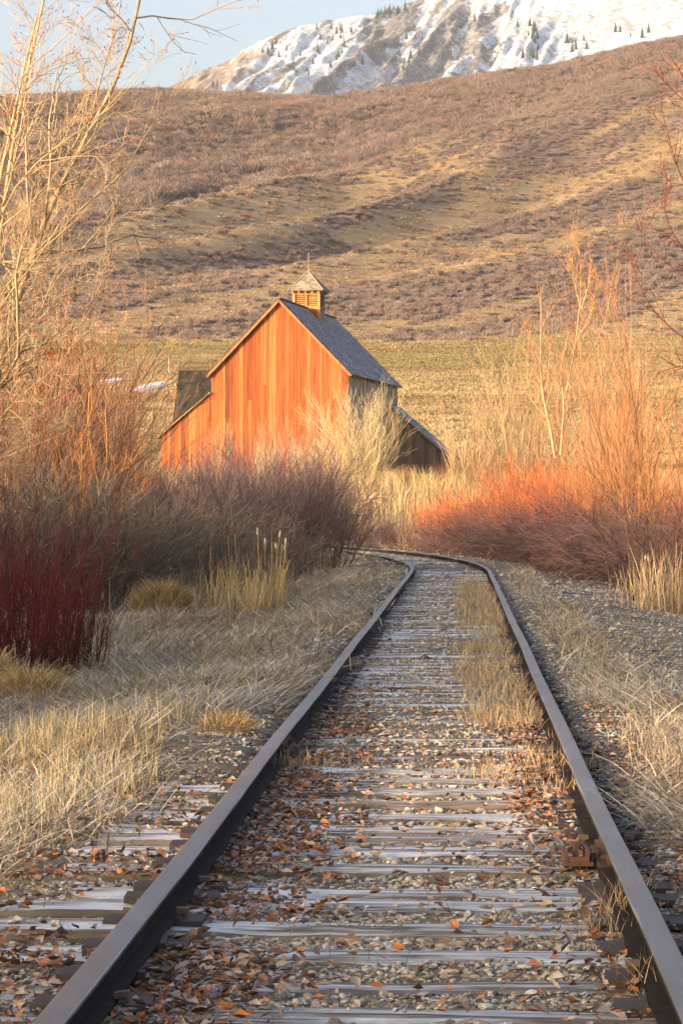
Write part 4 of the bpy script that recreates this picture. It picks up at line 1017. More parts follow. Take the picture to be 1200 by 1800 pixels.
# ------------------------------------------------------------------ ground cover
def blades(mb, r, base, h, w, az, lean, bend, c0, c1):
    """curved tapering blades: lean = start tilt from vertical, bend = extra tilt gained towards the tip"""
    N = len(base); k = 3
    pts = [base]; p = base.copy()
    for i in range(k):
        a = lean + bend * (i + .5) / k
        p = p + np.stack([np.sin(a) * np.cos(az), np.sin(a) * np.sin(az), np.cos(a)], 1) * (h / k)[:, None]; pts.append(p)
    tw = r.uniform(0, np.pi, N); u = np.stack([np.cos(tw), np.sin(tw), np.zeros(N)], 1)
    V = np.stack([pts[0] - u * w[:, None], pts[0] + u * w[:, None], pts[1] - u * w[:, None] * .85, pts[1] + u * w[:, None] * .85, pts[2] - u * w[:, None] * .6, pts[2] + u * w[:, None] * .6, pts[3]], 1)
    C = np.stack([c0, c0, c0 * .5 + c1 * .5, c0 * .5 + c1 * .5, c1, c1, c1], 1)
    b = np.arange(N) * 7
    n0 = mb.n
    mb.add(V.reshape(-1, 3), np.concatenate([np.stack([b, b + 1, b + 3, b + 2], 1), np.stack([b + 2, b + 3, b + 5, b + 4], 1)]), C.reshape(-1, 3))
    mb.f.append(np.stack([b + 4, b + 5, b + 6], 1) + n0)
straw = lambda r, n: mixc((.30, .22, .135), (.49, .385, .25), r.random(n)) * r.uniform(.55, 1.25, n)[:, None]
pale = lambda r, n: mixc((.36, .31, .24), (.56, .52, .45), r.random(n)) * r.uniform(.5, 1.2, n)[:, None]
def in_view(X, Y, m=1.18): return np.abs(X) < 0.1145 * Y * m + .15

def verge():
    r = np.random.default_rng(51)
    up = MB(); mat_ = MB()
    # flattened thatch, near to far, both sides of the track
    for y0, y1, n in ((8.5, 13, 18000), (13, 22, 56000), (22, 38, 44000), (38, 62, 22000), (62, 100, 12000)):
        Y = np.sqrt(r.uniform(y0 ** 2, y1 ** 2, n)); X = r.uniform(-.135, .135, n) * Y
        d = X - cx(Y); dens = fbm(X / .8, Y / 1.2, 3, 501)
        left = sstep(1.15, 1.6, -d + .9 * (dens - .5) + .5 * sstep(15, 24, Y)); left = left * (1 - (1 - sstep(1.3, 1.7, -d)) * (1 - sstep(11, 13, Y)) * .85) * sstep(9.5, 11.5, Y + 1.6 * (dens - .5))
        right = sstep(.95, 1.3, d + .6 * (dens - .5)); shoulder = sstep(1.35, 1.8, d + .5 * (dens - .5)) * sstep(16, 19.5, Y)
        keep = r.random(n) < np.where(d < 0, left, right * (1 - .94 * shoulder)) * (.35 + .9 * sstep(.3, .6, dens))
        X, Y, d = X[keep], Y[keep], d[keep]; n2 = len(X); z = H(X, Y)
        sc = 1 + (Y - 8) / 30
        flow = 2 * np.pi * fbm(X / 2.2, Y / 2.2, 2, 503) * 1.6
        c = np.where((fbm(X / .7, Y / 1.0, 3, 505) > .44)[:, None], pale(r, n2), straw(r, n2) * .85)
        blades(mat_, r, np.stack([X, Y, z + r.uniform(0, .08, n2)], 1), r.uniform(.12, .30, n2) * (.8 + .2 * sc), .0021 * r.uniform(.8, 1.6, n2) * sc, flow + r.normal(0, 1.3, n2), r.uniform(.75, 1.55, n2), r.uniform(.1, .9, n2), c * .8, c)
    o = mat_.build('flattened_grass', M_grass, smooth=True); tag(o, 'frosty flattened dead grass beside the rails', 'grass', kind='stuff')
    # standing blades
    for y0, y1, n in ((8.5, 13, 12000), (13, 22, 34000), (22, 38, 32000), (38, 62, 18000), (62, 98, 9000)):
        Y = np.sqrt(r.uniform(y0 ** 2, y1 ** 2, n)); X = r.uniform(-.135, .135, n) * Y
        d = X - cx(Y); dens = fbm(X / .9, Y / 1.6, 3, 511)
        a = sstep(1.2, 1.75, -d + .8 * (dens - .5) + .45 * sstep(15, 24, Y))
        a = a * (1 - (1 - sstep(1.3, 1.6, -d)) * (1 - sstep(11.5, 13.5, Y))) * sstep(10, 11.8, Y + 1.6 * (dens - .5))
        b = sstep(1.0, 1.25, d + .3 * (dens - .5)) * (1 - sstep(1.3, 1.75, d + .6 * (dens - .5)) * .95 * sstep(16, 19.5, Y)) * sstep(9.5, 12.5, Y + 2 * (dens - .5))
        # strip along the inside of the right rail
        s_ = sstep(.16, .30, d + .3 * (dens - .5)) * (1 - sstep(.60, .66, d)) * sstep(16.5, 19, Y + 5 * (dens - .5)) * (1 - .6 * sstep(40, 52, Y))
        s2 = (1 - sstep(.45, .62, -d)) * 0 + sstep(.48, .58, -d) * (1 - sstep(.62, .68, -d)) * sstep(34, 40, Y) * .5
        pr = np.where(d < 0, np.maximum(a, s2), np.maximum(b, 0)) * sstep(.36, .60, dens) * .7
        pr = np.maximum(pr, np.where(d > 0, s_, 0) * sstep(.25, .45, dens) * .9)
        keep = r.random(n) < pr
        X, Y, d = X[keep], Y[keep], d[keep]; n2 = len(X); z = H(X, Y); sc = 1 + (Y - 8) / 26
        hh = r.uniform(.07, .19, n2) * np.where(np.abs(d) < .7, .62, 1.0) * (.8 + .5 * fbm(X / .6, Y / .6, 2, 515)) * (1 + .55 * (d < -1.2) * sstep(10, 12, Y) * (1 - sstep(16, 20, Y)))
        c = straw(r, n2); gr = (r.random(n2) < .22) & (d < 0); c[gr] = mixc((.20, .20, .075), (.32, .29, .11), r.random(gr.sum())); fr = r.random(n2) < .25; c[fr] = pale(r, fr.sum()) * .9
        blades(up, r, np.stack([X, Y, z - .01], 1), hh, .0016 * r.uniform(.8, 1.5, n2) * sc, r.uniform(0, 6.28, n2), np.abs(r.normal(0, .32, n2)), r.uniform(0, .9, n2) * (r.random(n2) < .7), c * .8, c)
    # straw growing along the inside of the right rail
    n = 16000; Y = 16.5 + 36 * r.random(n) ** 1.3; d = r.uniform(.05, .68, n); X = cx(Y) + d; dens = fbm(X / .35, Y / 1.3, 3, 519)
    keep = r.random(n) < sstep(.46, .60, dens + .04 * sstep(18, 22, Y)) * sstep(.12, .32, d + .3 * (dens - .5)) * (1 - .5 * sstep(38, 52, Y)); X, Y = X[keep], Y[keep]; n2 = len(X)
    c = straw(r, n2) * np.array((1.05, .98, .9))
    blades(up, r, np.stack([X, Y, H(X, Y) - .01], 1), r.uniform(.06, .17, n2), .0016 * (1 + (Y - 8) / 26) * r.uniform(.8, 1.5, n2), r.uniform(0, 6.28, n2), np.abs(r.normal(0, .4, n2)), r.uniform(0, 1.2, n2), c * .8, c)
    # taller straw left of the rail, coloured golder to strengthen the sun patch
    n = 9000; Y = r.uniform(11.2, 17.5, n); d = -r.uniform(1.2, 3.2, n); X = cx(Y) + d; dens = fbm(X / .5, Y / .7, 3, 517)
    keep = (r.random(n) < sstep(.35, .6, dens) * sstep(1.2, 1.7, -d + .25 * (Y - 12.5) + .5 * (dens - .5))) & in_view(X, Y); X, Y = X[keep], Y[keep]; n2 = len(X)
    c = mixc((.36, .27, .12), (.52, .41, .21), r.random(n2)); gq = r.random(n2) < .2; c[gq] = (.26, .25, .09)
    blades(up, r, np.stack([X, Y, H(X, Y) - .01], 1), r.uniform(.10, .27, n2), .0014 * r.uniform(.8, 1.5, n2), r.uniform(0, 6.28, n2), np.abs(r.normal(0, .25, n2)), r.uniform(0, 1.2, n2) * (r.random(n2) < .7), c * .8, c)
    # small tufts among the stones
    for (px, py, n, hh, sp) in ((505, 1385, 60, .13, .05), (560, 1380, 50, .10, .08), (640, 1370, 40, .09, .07), (1090, 1655, 90, .17, .055), (1060, 1690, 50, .11, .06), (1170, 1790, 50, .13, .05), (900, 1400, 160, .12, .14), (960, 1380, 160, .14, .12), (860, 1390, 110, .10, .12), (985, 1430, 90, .12, .08), (1000, 1330, 80, .12, .07), (640, 1720, 10, .12, .1), (800, 1640, 8, .14, .1)):
        Y0 = F * 1.38 / (py - 895); X0 = wx(px, Y0)
        b = np.stack([X0 + r.normal(0, sp, n), Y0 + r.normal(0, sp * 1.6, n), np.full(n, -.02)], 1); c = straw(r, n) * np.array((1.1, 1, .9))
        blades(up, r, b, hh * r.uniform(.5, 1.15, n), np.full(n, .0014), r.uniform(0, 6.28, n), np.abs(r.normal(0, .35, n)), r.uniform(0, 1.0, n), c * .8, c)
    o = up.build('standing_grass', M_grass, smooth=True); tag(o, 'dry straw coloured standing grass along the track', 'grass', kind='stuff')
    # tall golden grass beyond the bend
    tall = MB(); n = 26000
    Y = r.uniform(97, 168, n); X = r.uniform(-.125, .125, n) * Y
    dens = fbm(X / 2.5, Y / 4, 3, 521)
    keep = (r.random(n) < .25 + .9 * sstep(.35, .6, dens)) & ((Y > 102) | (X > 1.5))
    X, Y = X[keep], Y[keep]; n2 = len(X); c = mixc((.38, .265, .12), (.53, .39, .19), r.random(n2)) * r.uniform(.8, 1.15, n2)[:, None]
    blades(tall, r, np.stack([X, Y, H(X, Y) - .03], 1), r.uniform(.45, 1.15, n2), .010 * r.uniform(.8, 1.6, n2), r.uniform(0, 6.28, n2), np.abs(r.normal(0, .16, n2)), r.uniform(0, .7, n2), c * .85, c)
    # grass tangled at the feet of the shrubs
    n = 26000
    Y = np.sqrt(r.uniform(24 ** 2, 97 ** 2, n)); X = r.uniform(-.13, .13, n) * Y; d = X - cx(Y)
    keep = ((d < -2.4 - .02 * Y) | (d > 4.4)) & (r.random(n) < sstep(.35, .6, fbm(X / 1.5, Y / 2.5, 3, 531)))
    X, Y = X[keep], Y[keep]; n2 = len(X); c = straw(r, n2) * .85
    blades(tall, r, np.stack([X, Y, H(X, Y) - .03], 1), r.uniform(.25, .75, n2), .0011 * (1 + Y / 26) * r.uniform(.8, 1.6, n2), r.uniform(0, 6.28, n2), np.abs(r.normal(0, .25, n2)), r.uniform(0, 1.0, n2), c * .8, c)
    o = tall.build('tall_grass', M_grass, smooth=True); tag(o, 'tall golden dead grass beyond the bend and under the shrubs', 'grass', kind='stuff')
verge()

# gravel
def stone_shape(r, n, kind):
    if kind == 20:
        t = (1 + 5 ** .5) / 2
        v = nrmz(np.array([(-1, t, 0), (1, t, 0), (-1, -t, 0), (1, -t, 0), (0, -1, t), (0, 1, t), (0, -1, -t), (0, 1, -t), (t, 0, -1), (t, 0, 1), (-t, 0, -1), (-t, 0, 1)], float))
        f = np.array([(0, 11, 5), (0, 5, 1), (0, 1, 7), (0, 7, 10), (0, 10, 11), (1, 5, 9), (5, 11, 4), (11, 10, 2), (10, 7, 6), (7, 1, 8), (3, 9, 4), (3, 4, 2), (3, 2, 6), (3, 6, 8), (3, 8, 9), (4, 9, 5), (2, 4, 11), (6, 2, 10), (8, 6, 7), (9, 8, 1)])
    else:
        v = np.array([(1, 0, 0), (-1, 0, 0), (0, 1, 0), (0, -1, 0), (0, 0, 1), (0, 0, -1)], float)
        f = np.array([(0, 2, 4), (2, 1, 4), (1, 3, 4), (3, 0, 4), (2, 0, 5), (1, 2, 5), (3, 1, 5), (0, 3, 5)])
    return v[None] * r.uniform(.68, 1.25, (n, len(v), 1)) + r.normal(0, .10, (n, len(v), 3)), f
def rotz(V, a):
    c, s = np.cos(a)[:, None], np.sin(a)[:, None]
    return np.stack([V[..., 0] * c - V[..., 1] * s, V[..., 0] * s + V[..., 1] * c, V[..., 2]], -1)
def stone_col(r, n):
    q = r.random(n); c = mixc((.20, .165, .125), (.38, .32, .245), r.random(n))
    c[q < .18] = np.array((.50, .44, .34)) * r.uniform(.8, 1.1, ((q < .18).sum(), 1)); c[q > .86] = np.array((.16, .13, .11)); k = (q > .5) & (q < .58); c[k] = np.array((.40, .245, .14))
    return c * r.uniform(.8, 1.15, n)[:, None]
def gravel():
    r = np.random.default_rng(61); mb = MB()
    SLY = np.array([p[1] for p in sl_pos])
    for y0, y1, n, kind, lo, hi in ((6.2, 10.5, 20000, 20, .0038, .0105), (10.5, 15, 20000, 20, .005, .0125), (15, 26, 42000, 8, .006, .014), (26, 52, 26000, 8, .010, .020), (52, 92, 9000, 8, .016, .030), (6.2, 12, 30000, 8, .0025, .0055)):
        Y = np.sqrt(r.uniform(y0 ** 2, y1 ** 2, n)); X = r.uniform(-.125, .13, n) * Y; d = X - cx(Y)
        dens = fbm(X / .5, Y / .7, 3, 541)
        p = np.where(np.abs(d) < 1.25, 1.0, np.where(d < 0, .35 * (1 - sstep(1.3, 2.0, -d)), 0))
        p = np.where(d >= 1.25, sstep(1.3, 1.7, d) * (1 - sstep(4.2, 6.0, d)) * sstep(14, 18, Y), p)
        p = np.where((d > .9) & (d < 1.7), np.maximum(p, .3), p); p = np.where((d > 1.5) & (Y > 16) & (d < 4.5), 1.0, p)
        near = np.min(np.abs(Y[:, None] - SLY[None, :]), 1) if y0 < 26 else np.full(n, 1.0)
        on = (near < .10) & (np.abs(d) < 1.25)
        p = np.where(on, p * .22 * sstep(.48, .62, dens), p)
        p = np.where(np.abs(np.abs(d) - .754) < .07, 0, p)
        keep = r.random(n) < p
        X, Y, d, on = X[keep], Y[keep], d[keep], on[keep]; n2 = len(X)
        S = r.uniform(lo, hi, n2) * np.exp(r.normal(0, .33, n2)); V, f = stone_shape(r, n2, kind)
        V = V * S[:, None, None] * np.stack([r.uniform(.9, 1.5, n2), r.uniform(.7, 1.1, n2), r.uniform(.45, .8, n2)], 1)[:, None]
        V = rotz(V, r.uniform(0, 6.28, n2)) + np.stack([X, Y, np.where(on, -.004, H(X, Y)) + S * .35], 1)[:, None]
        C = np.repeat(stone_col(r, n2)[:, None], V.shape[1], 1)
        mb.add(V.reshape(-1, 3), (np.arange(n2)[:, None, None] * V.shape[1] + f[None]).reshape(-1, 3), C.reshape(-1, 3))
    o = mb.build('gravel', M_stone); tag(o, 'tan and grey gravel between and beside the rails', 'gravel', kind='stuff')
gravel()

# fallen leaves
def leaf_litter():
    r = np.random.default_rng(71); mb = MB()
    n = 120000
    Y = np.sqrt(r.uniform(6.2 ** 2, 22 ** 2, n)); X = r.uniform(-.13, .13, n) * Y; d = X - cx(Y); dens = fbm(X / .45, Y / .6, 3, 551)
    p = np.exp(-((d + .52) / .21) ** 2) * 1.1 + np.exp(-((d + 1.15) / .35) ** 2) * (1 - sstep(11, 14.5, Y)) * .6 + np.exp(-((d - .60) / .15) ** 2) * (.2 + .7 * sstep(10.5, 13, Y)) + np.exp(-((d - 1.15) / .28) ** 2) * .5 + .045
    p = p * (1 - .85 * sstep(14, 20, Y)) * sstep(.28, .6, dens)
    SLY = np.array([q[1] for q in sl_pos]); on = (np.min(np.abs(Y[:, None] - SLY[None, :40]), 1) < .11)
    p = np.where(on & (d < -.8), p * .18, np.where(on, p * .55, p))
    p = np.where(np.abs(np.abs(d) - .754) < .075, 0, p)
    keep = r.random(n) < p; X, Y, d = X[keep], Y[keep], d[keep]; n2 = len(X)
    L = r.uniform(.009, .027, n2); W = L * r.uniform(.35, .62, n2); cu = r.uniform(.2, 1.5, n2) * W; tl = r.normal(0, .6, n2)
    V = np.stack([np.stack([-L, L * 0, cu * .3], 1), np.stack([-L * .2, W, cu], 1), np.stack([L * .45, W * .6, cu * .7], 1), np.stack([L, L * 0, cu * r.uniform(-.2, .9, n2)], 1), np.stack([L * .45, -W * .6, cu * .7], 1), np.stack([-L * .2, -W, cu], 1), np.stack([L * 0, L * 0, L * 0], 1)], 1)
    c, s = np.cos(tl)[:, None], np.sin(tl)[:, None]
    V = np.stack([V[..., 0], V[..., 1] * c - V[..., 2] * s, V[..., 1] * s + V[..., 2] * c], -1)
    t2 = r.normal(0, .3, n2); c, s = np.cos(t2)[:, None], np.sin(t2)[:, None]
    V = np.stack([V[..., 0] * c - V[..., 2] * s, V[..., 1], V[..., 0] * s + V[..., 2] * c], -1)
    V = rotz(V, r.uniform(0, 6.28, n2)) + np.stack([X, Y, np.maximum(H(X, Y), -.02) + r.uniform(.008, .03, n2)], 1)[:, None]
    f = np.array([(0, 6, 1), (1, 6, 2), (2, 6, 3), (3, 6, 4), (4, 6, 5), (5, 6, 0)])
    q = r.random(n2); col = mixc((.17, .085, .052), (.31, .155, .09), r.random(n2)); col[q < .48] = mixc((.25, .185, .155), (.40, .32, .27), r.random((q < .48).sum())); col[q > .93] = np.array((.42, .15, .05))
    mb.add(V.reshape(-1, 3), (np.arange(n2)[:, None, None] * 7 + f[None]).reshape(-1, 3), np.repeat(col[:, None], 7, 1).reshape(-1, 3))
    o = mb.build('fallen_leaves', M_leaf, smooth=True); tag(o, 'brown and frosted fallen leaves drifted along the rails', 'leaves', kind='stuff')
leaf_litter()

# ------------------------------------------------------------------ single things
def rock(px, py, size, col, label, dz=0.0, flat=.7, lvl=1.36):
    r = np.random.default_rng(int(px * 7 + py)); Y = F * lvl / (py - 895); X = wx(px, Y)
    import bmesh
    bm = bmesh.new(); bmesh.ops.create_icosphere(bm, subdivisions=2, radius=1.0); V = np.array([v.co[:] for v in bm.verts]); f = np.array([[v.index for v in q.verts] for q in bm.faces]); bm.free()
    n_ = nrmz(r.normal(0, 1, (9, 3)))
    for k in n_:                                      # knock flat facets off
        dd = V @ k; V = V - np.clip(dd - r.uniform(.62, .85), 0, None)[:, None] * k
    V = V * size * np.array((r.uniform(1, 1.3), r.uniform(.8, 1.0), flat))
    o = MB().add(V, f, col).build('stone', M_stone); o.location = (X, Y, max(h1(X, Y), -.03) + size * flat * .45 + dz); o.rotation_euler = (0, 0, r.uniform(0, 6))
    return tag(o, label, 'stone', 'larger stones on the track bed')
rock(445, 1733, .036, (.20, .145, .095), 'upright brown stone beside the left rail near the bottom edge', flat=1.0)
rock(902, 1598, .026, (.52, .45, .36), 'rounded cream stone between the rails near the right rail')
rock(770, 1590, .027, (.36, .28, .20), 'tan stone in the middle of the track bed')
rock(865, 1580, .022, (.42, .34, .26), 'small pale stone left of the cream stone')
rock(930, 1560, .030, (.50, .27, .13), 'orange tan stone close to the right rail')
rock(615, 1325, .042, (.19, .155, .115), 'grey brown stone beside the left rail joint')
rock(960, 1500, .024, (.52, .36, .22), 'pale orange stone below the rail anchor')
rock(630, 1645, .028, (.24, .20, .17), 'flat grey stone right of the frosted tie', flat=.45)
rock(1000, 1700, .022, (.50, .43, .34), 'cream stone beside the grass tuft at the right rail')
rock(970, 1053, .06, (.10, .08, .065), 'dark round stone on the gravel shoulder right of the track', lvl=1.5)

def log_thing(name, label, pts, r0, r1, c, cat='log', sides=9, stubs=()):
    r = np.random.default_rng(int(abs(pts[0][0]) * 13)); P = resample(pts, 12); R = np.linspace(r0, r1, 12) * r.uniform(.88, 1.12, 12)
    o3 = P[0].copy(); root = thing(name, label, cat, tuple(o3)); mb = MB()
    P = P + r.normal(0, r0 * .08, P.shape); tube(mb, (P - o3)[None], R[None], np.array(c)[None, None] * r.uniform(.75, 1.2, (1, 12, 1)), sides)
    n = mb.n
    mb.f.append(np.array([[0, i, i + 1] for i in range(1, sides - 1)])); mb.f.append(np.array([[n - sides, n - sides + i + 1, n - sides + i] for i in range(1, sides - 1)]))
    mb.build('trunk', M_bark, root)
    for st in stubs:
        Q = resample(st[0], 8) - o3; b = MB(); tube(b, Q[None], np.linspace(st[1], st[2], 8)[None], np.full((1, 8, 3), 1.) * np.array(c), 5); b.build('branch', M_bark, root)
Yl = 104.0
def pt(a, b, Y): return (wx(a, Y), Y, wz(b, Y))
log_thing('fallen_log', 'broken weathered log leaning up beside the cream poplar clump', [pt(612, 905, Yl), pt(640, 886, Yl), pt(664, 869, Yl)], .13, .10, (.40, .29, .17),
          stubs=[([pt(655, 873, Yl), pt(675, 873, Yl - .2), pt(692, 876, Yl - .3)], .025, .008), ([pt(650, 880, Yl), pt(668, 880, Yl - .2), pt(672, 892, Yl - .2)], .03, .012)])
log_thing('broken_branch', 'pale snapped branch standing in the golden grass', [pt(712, 898, 106), pt(711, 872, 106), pt(716, 865, 106), pt(726, 852, 106)], .04, .02, (.42, .30, .17))
def gpt(a, b, lv, up=0.0):
    Y = F * lv / (b - 895); X = wx(a, Y); return (X, Y, h1(X, Y) + up)
log_thing('driftwood_log', 'dark frost topped log lying at the right edge of the gravel shoulder', [gpt(1095, 1078, 1.62, .05), gpt(1130, 1080, 1.66, .08), gpt(1185, 1090, 1.72, .05)], .065, .05, (.10, .085, .075))
log_thing('pale_stick', 'pale stick lying on the gravel left of the left rail', [gpt(584, 1107, 1.42, .03), gpt(616, 1114, 1.42, .03)], .011, .007, (.55, .52, .48), 'stick', 6)
log_thing('grey_stick', 'grey stick lying across the gravel shoulder on the right', [gpt(985, 1070, 1.5, .03), gpt(1040, 1072, 1.55, .04)], .018, .01, (.34, .31, .28), 'stick', 6)
log_thing('white_branch', 'whitish branch lying among dogwood stems and the tan hummock', [gpt(130, 1090, 1.45, .05), gpt(180, 1092, 1.45, .05)], .025, .02, (.55, .52, .47), 'stick', 6)
log_thing('ballast_stick', 'thin dark stick lying between the rails', [gpt(680, 1232, 1.37, .02), gpt(725, 1229, 1.37, .02), gpt(765, 1236, 1.37, .02)], .008, .005, (.16, .12, .09), 'stick', 6)

# tan grass hummocks
def hummock(label, px, py, rad, ht, n, seed, c=(.42, .29, .13), wdt=.0016):
    r = np.random.default_rng(seed); X0, Y0, z0 = gpt(px, py, 1.45)
    root = thing('grass_hummock', label, 'grass hummock', (X0, Y0, z0), 0, 'tan grass hummocks')
    u = np.linspace(0, 2 * np.pi, 25)[:-1]; v = np.linspace(0, 1, 7)
    V = np.array([(np.cos(a) * rad * .93 * np.sin(b * 1.57 + .0), np.sin(a) * rad * .93 * np.sin(b * 1.57), ht * .9 * np.cos(b * 1.57) - .04) for b in v for a in u])
    V = V * (1 + .12 * (vnoise(V[:, 0] * 9, V[:, 1] * 9 + V[:, 2] * 7, seed)[:, None] - .5))
    f = [(i * 24 + j, (i + 1) * 24 + j, (i + 1) * 24 + (j + 1) % 24, i * 24 + (j + 1) % 24) for i in range(6) for j in range(24)]
    MB().add(V, f, np.array(c) * .45).build('mound', M_soil, root, smooth=True)
    a = r.uniform(0, 6.28, n); b = np.sqrt(r.random(n)) * 1.45
    base = np.stack([np.cos(a) * rad * .95 * np.sin(b), np.sin(a) * rad * .95 * np.sin(b), ht * .92 * np.cos(b)], 1)
    cc = np.array(c) * r.uniform(.6, 1.25, n)[:, None] * mixc((1, 1, 1), (1.1, 1.15, 1.3), r.random(n))
    mb = MB(); az = a + r.normal(0, .7, n)
    blades(mb, r, base, r.uniform(.12, .28, n) * (rad / .35), np.full(n, wdt) * r.uniform(.8, 1.5, n), az, np.clip(b * .8 + r.normal(0, .2, n), .1, 1.6), r.uniform(.5, 1.2, n), cc * .75, cc)
    mb.build('grass_blades', M_grass, root)
hummock('domed tan grass hummock beside the cattails', 285, 1092, .40, .36, 2600, 1, wdt=.0030)
hummock('golden drooping grass hummock at the left edge below the dogwoods', 55, 1262, .30, .20, 1600, 2, (.50, .34, .14), .0022)
hummock('tall golden tussock cut off by the left edge', -8, 1240, .22, .26, 1100, 3, (.50, .36, .16), .0022)
hummock('low straw hummock between the golden tussock and the left rail', 400, 1350, .16, .07, 700, 4, (.45, .30, .12), .0016)
o = None
rock(337, 1088, .055, (.62, .63, .66), 'pale frosted stone set in the side of the domed hummock', .05, lvl=1.42)

# cattails
def cattail_mesh(seed, fluffy):
    r = np.random.default_rng(seed)
    st = MB(); P = grow(r, np.zeros((1, 3)), np.array([[r.normal(0, .06), r.normal(0, .06), 1]]), np.array([1.0]), 6, .03, 0); tube(st, P, np.full((1, 6), .005), np.full((1, 6, 3), 1.) * np.array((.40, .27, .12)), 4)
    tip = P[0, -1]; d = nrmz(P[0, -1] - P[0, -2]); hd = MB()
    zz = np.array([-.13, -.125, -.08, -.02, .0, .008]) * (.6 if fluffy else 1); rr = np.array([.003, .012, .0135, .012, .006, .002]) * (1.25 if fluffy else 1.0) * np.where(fluffy, r.uniform(.7, 1.3, 6), 1)
    Q = tip[None] + zz[:, None] * d[None]; c = (.42, .35, .27) if fluffy else (.13, .06, .03)
    tube(hd, Q[None], rr[None], np.full((1, 6, 3), 1.) * np.array(c), 8)
    if fluffy:
        n = 70; b = Q[r.integers(1, 4, n)] + r.normal(0, .008, (n, 3)); blades(hd, r, b, r.uniform(.01, .022, n), np.full(n, .002), r.uniform(0, 6.28, n), r.uniform(.4, 2.2, n), r.uniform(0, .5, n), np.full((n, 3), 1.) * np.array((.36, .30, .23)), np.full((n, 3), 1.) * np.array((.42, .36, .28)))
    lf = MB(); n = 5; blades(lf, r, np.zeros((n, 3)) + r.normal(0, .02, (n, 3)) * np.array((1, 1, 0)), r.uniform(.5, .95, n), np.full(n, .007), r.uniform(0, 6.28, n), np.abs(r.normal(0, .12, n)), r.uniform(0, .8, n), np.full((n, 3), 1.) * np.array((.36, .25, .11)), np.full((n, 3), 1.) * np.array((.46, .33, .16)))
    out = []
    for m_, nm, mt in ((st, 'stalk', M_grass), (hd, 'seed_head', M_leaf), (lf, 'leaves', M_grass)):
        me = m_.mesh(nm); me.materials.append(mt); out.append((nm, me))
    return out
CT = [cattail_mesh(s, s >= 3) for s in range(6)]
def cattail(px, ytop, Y, fluffy, label, group):
    i = (3 if fluffy else 0) + int(px * 7) % 3; X = wx(px, Y); z0 = h1(X, Y); hgt = wz(ytop, Y) - z0
    t = thing('cattail', label, 'cattail', (X, Y, z0 - .02), px * .7, group); t.scale = (1.0, 1.0, hgt)
    for nm, me in CT[i]: link(nm, me, t)
for px, yt, Y in ((372, 940, 40), (355, 950, 41), (408, 960, 40.5), (418, 915, 41), (438, 966, 39), (447, 985, 38.5), (480, 930, 40), (488, 936, 40.5), (463, 965, 40), (402, 920, 42), (430, 1000, 38), (494, 985, 39), (390, 985, 39.5), (472, 990, 39)):
    cattail(px, yt, Y, False, 'brown cattail in the stand left of the bend', 'brown cattails left of the track')
for px, yt, Y in ((458, 925, 40), (468, 928, 40.6), (487, 952, 39.6), (502, 944, 40), (499, 955, 39), (466, 944, 40)):
    cattail(px, yt, Y, True, 'fluffy gone to seed cattail at the top of the left stand', 'fluffy cattails left of the track')
for px, yt, Y in ((1158, 960, 42), (1185, 930, 42), (1140, 985, 41), (1197, 950, 42)):
    cattail(px, yt, Y, False, 'brown cattail in the reeds at the right edge', 'brown cattails right of the track')
for px, yt, Y in ((1125, 972, 42), (1148, 975, 42)):
    cattail(px, yt, Y, True, 'fluffy cattail in the reeds at the right edge', 'fluffy cattails right of the track')
def reeds(label, spots, seed, col):
    r = np.random.default_rng(seed); mb = MB()
    for (px, Y, n, sp, lo, hi) in spots:
        X0 = wx(px, Y); X = X0 + r.normal(0, sp, n); Yb = Y + r.normal(0, sp, n); c = np.array(col) * r.uniform(.65, 1.25, n)[:, None] * mixc((1, 1, 1), (1.05, 1.1, 1.3), r.random(n))
        brk = r.random(n) < .25
        blades(mb, r, np.stack([X, Yb, H(X, Yb) - .03], 1), r.uniform(lo, hi, n), .0065 * r.uniform(.6, 1.3, n), r.uniform(0, 6.28, n), np.abs(r.normal(0, .10, n)) + brk * r.uniform(.2, .9, n), r.uniform(0, .5, n) + brk * r.uniform(.3, 1.4, n), c * .85, c)
    return tag(mb.build('reed_stand', M_grass), label, 'reeds', kind='thing')
reeds('tan dead reeds around the cattails left of the bend', [(385, 40, 90, .25, .4, .95), (425, 39, 110, .22, .35, .85), (475, 40, 120, .22, .4, .95), (450, 41.5, 90, .3, .4, .9)], 5, (.42, .30, .15))
reeds('pale tan dead reeds at the right edge above the driftwood log', [(1150, 42, 130, .25, .5, 1.0), (1190, 42.5, 130, .25, .5, 1.1), (1120, 42.5, 60, .2, .3, .8)], 6, (.50, .35, .19))

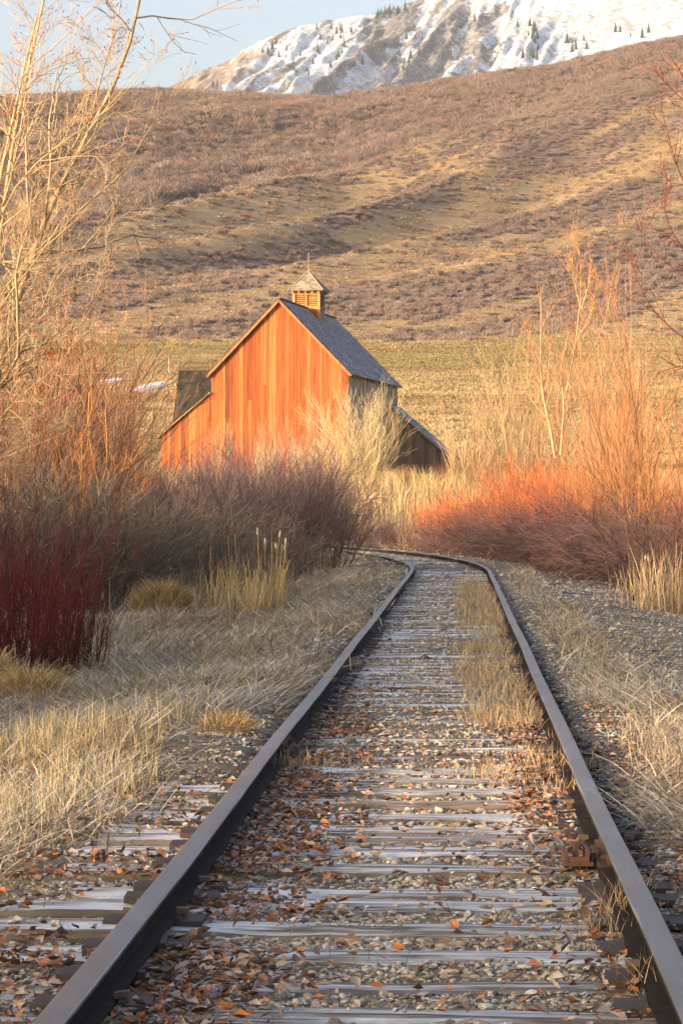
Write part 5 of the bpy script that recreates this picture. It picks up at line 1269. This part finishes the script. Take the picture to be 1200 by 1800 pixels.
# ------------------------------------------------------------------ far field details
def on_terrain(px, py, y0=230, y1=700):
    """where the line of sight through a photo point meets the ground"""
    Y = np.linspace(y0, y1, 4000); X = wx(px, Y); d = H(X, Y) - wz(py, Y); k = int(np.argmax(d > 0)); return X[k], Y[k], float(H(X[k:k + 1], Y[k:k + 1])[0])
M_pure = mat('field_snow', .8, col=(.85, .87, .92)); M_post = mat('pale_post', .7, col=(.52, .45, .36)); M_iron = mat('dark_post', .8, col=(.07, .05, .045))
for px, py, hx, hy, lab in ((198, 671, 27, 4, 'thin strip of snow on the far field, left one'), (270, 680, 26, 5, 'thin strip of snow on the far field nearer the barn')):
    x, y, z = on_terrain(px, py); n = 40; a = np.arange(n) / n * 2 * np.pi; w = hx * y / F; dp = 13.0
    rr = 1 + .25 * (vnoise(a * 3, a * 0 + px, 7) - .5)
    ring = np.stack([x + np.cos(a) * w * rr, y + np.sin(a) * dp * rr + np.cos(a) * 9], 1); V = []
    for f, up in ((1.0, -.05), (.9, .22), (.5, .35)):
        q = np.array((x, y)) + (ring - (x, y)) * f; V.append(np.column_stack([q, H(q[:, 0], q[:, 1]) + up]))
    V = np.vstack(V); fc = [(i * n + j, i * n + (j + 1) % n, (i + 1) * n + (j + 1) % n, (i + 1) * n + j) for i in range(2) for j in range(n)]
    mb = MB().add(V, fc); mb.f.append(np.array([[2 * n, 2 * n + j, 2 * n + j + 1] for j in range(1, n - 1)]))
    tag(mb.build('snow_patch', M_pure, smooth=True), lab, 'snow patch', 'snow strips on the field')
def post(name, label, px, ytop, ybase, r, m, Y=None, cap=None):
    if Y is None: x, y, z = on_terrain(px, ybase)
    else: x, y = wx(px, Y), Y; z = h1(x, y)
    top = wz(ytop, y); a = np.arange(7) / 7 * 2 * np.pi; V = [];
    for zz, q in ((z - .2, 1.0), (z + (top - z) * .5, .92), (top, .8)): V.append(np.stack([x + np.cos(a) * r * q, y + np.sin(a) * r * q, a * 0 + zz], 1))
    V = np.vstack(V); mb = MB().add(V, [(i * 7 + j, i * 7 + (j + 1) % 7, i * 7 + 7 + (j + 1) % 7, i * 7 + 7 + j) for i in range(2) for j in range(7)]); mb.f.append(np.array([[14, 14 + j, 15 + j] for j in range(1, 6)]))
    if cap: mb.box(x - cap, x + cap, y - .06, y + .06, top - .5, top - .36)
    return tag(mb.build(name, m), label, 'post')
post('utility_pole', 'pale thin pole standing in the field left of the barn', 297, 628, 657, .11, M_post)
post('utility_pole', 'pale pole behind the left snow strip', 186, 640, 668, .10, M_post)
post('fence_post', 'thin dark iron post among the brush below the barn lean-to', 337, 797, 850, .022, M_iron, Y=88)
post('marker_stake', 'short dark stake beside the left rail at the bend', 692, 982, 1000, .03, M_iron, Y=72)

# ------------------------------------------------------------------ morning haze
hz = MB().box(-1500, 1500, -80, 6200, -40, 1150, (1, 1, 1))
M_haze = bpy.data.materials.new('haze'); M_haze.use_nodes = True
ht = M_haze.node_tree; ht.nodes.clear()
pv = ht.nodes.new('ShaderNodeVolumePrincipled'); pv.inputs['Color'].default_value = (0.86, 0.92, 1.0, 1); pv.inputs['Density'].default_value = 0.00005
pv.inputs['Anisotropy'].default_value = 0.0
ho = ht.nodes.new('ShaderNodeOutputMaterial'); ht.links.new(pv.outputs[0], ho.inputs['Volume'])
tag(hz.build('haze', M_haze), 'faint morning haze softening the far slopes', 'haze', kind='stuff')
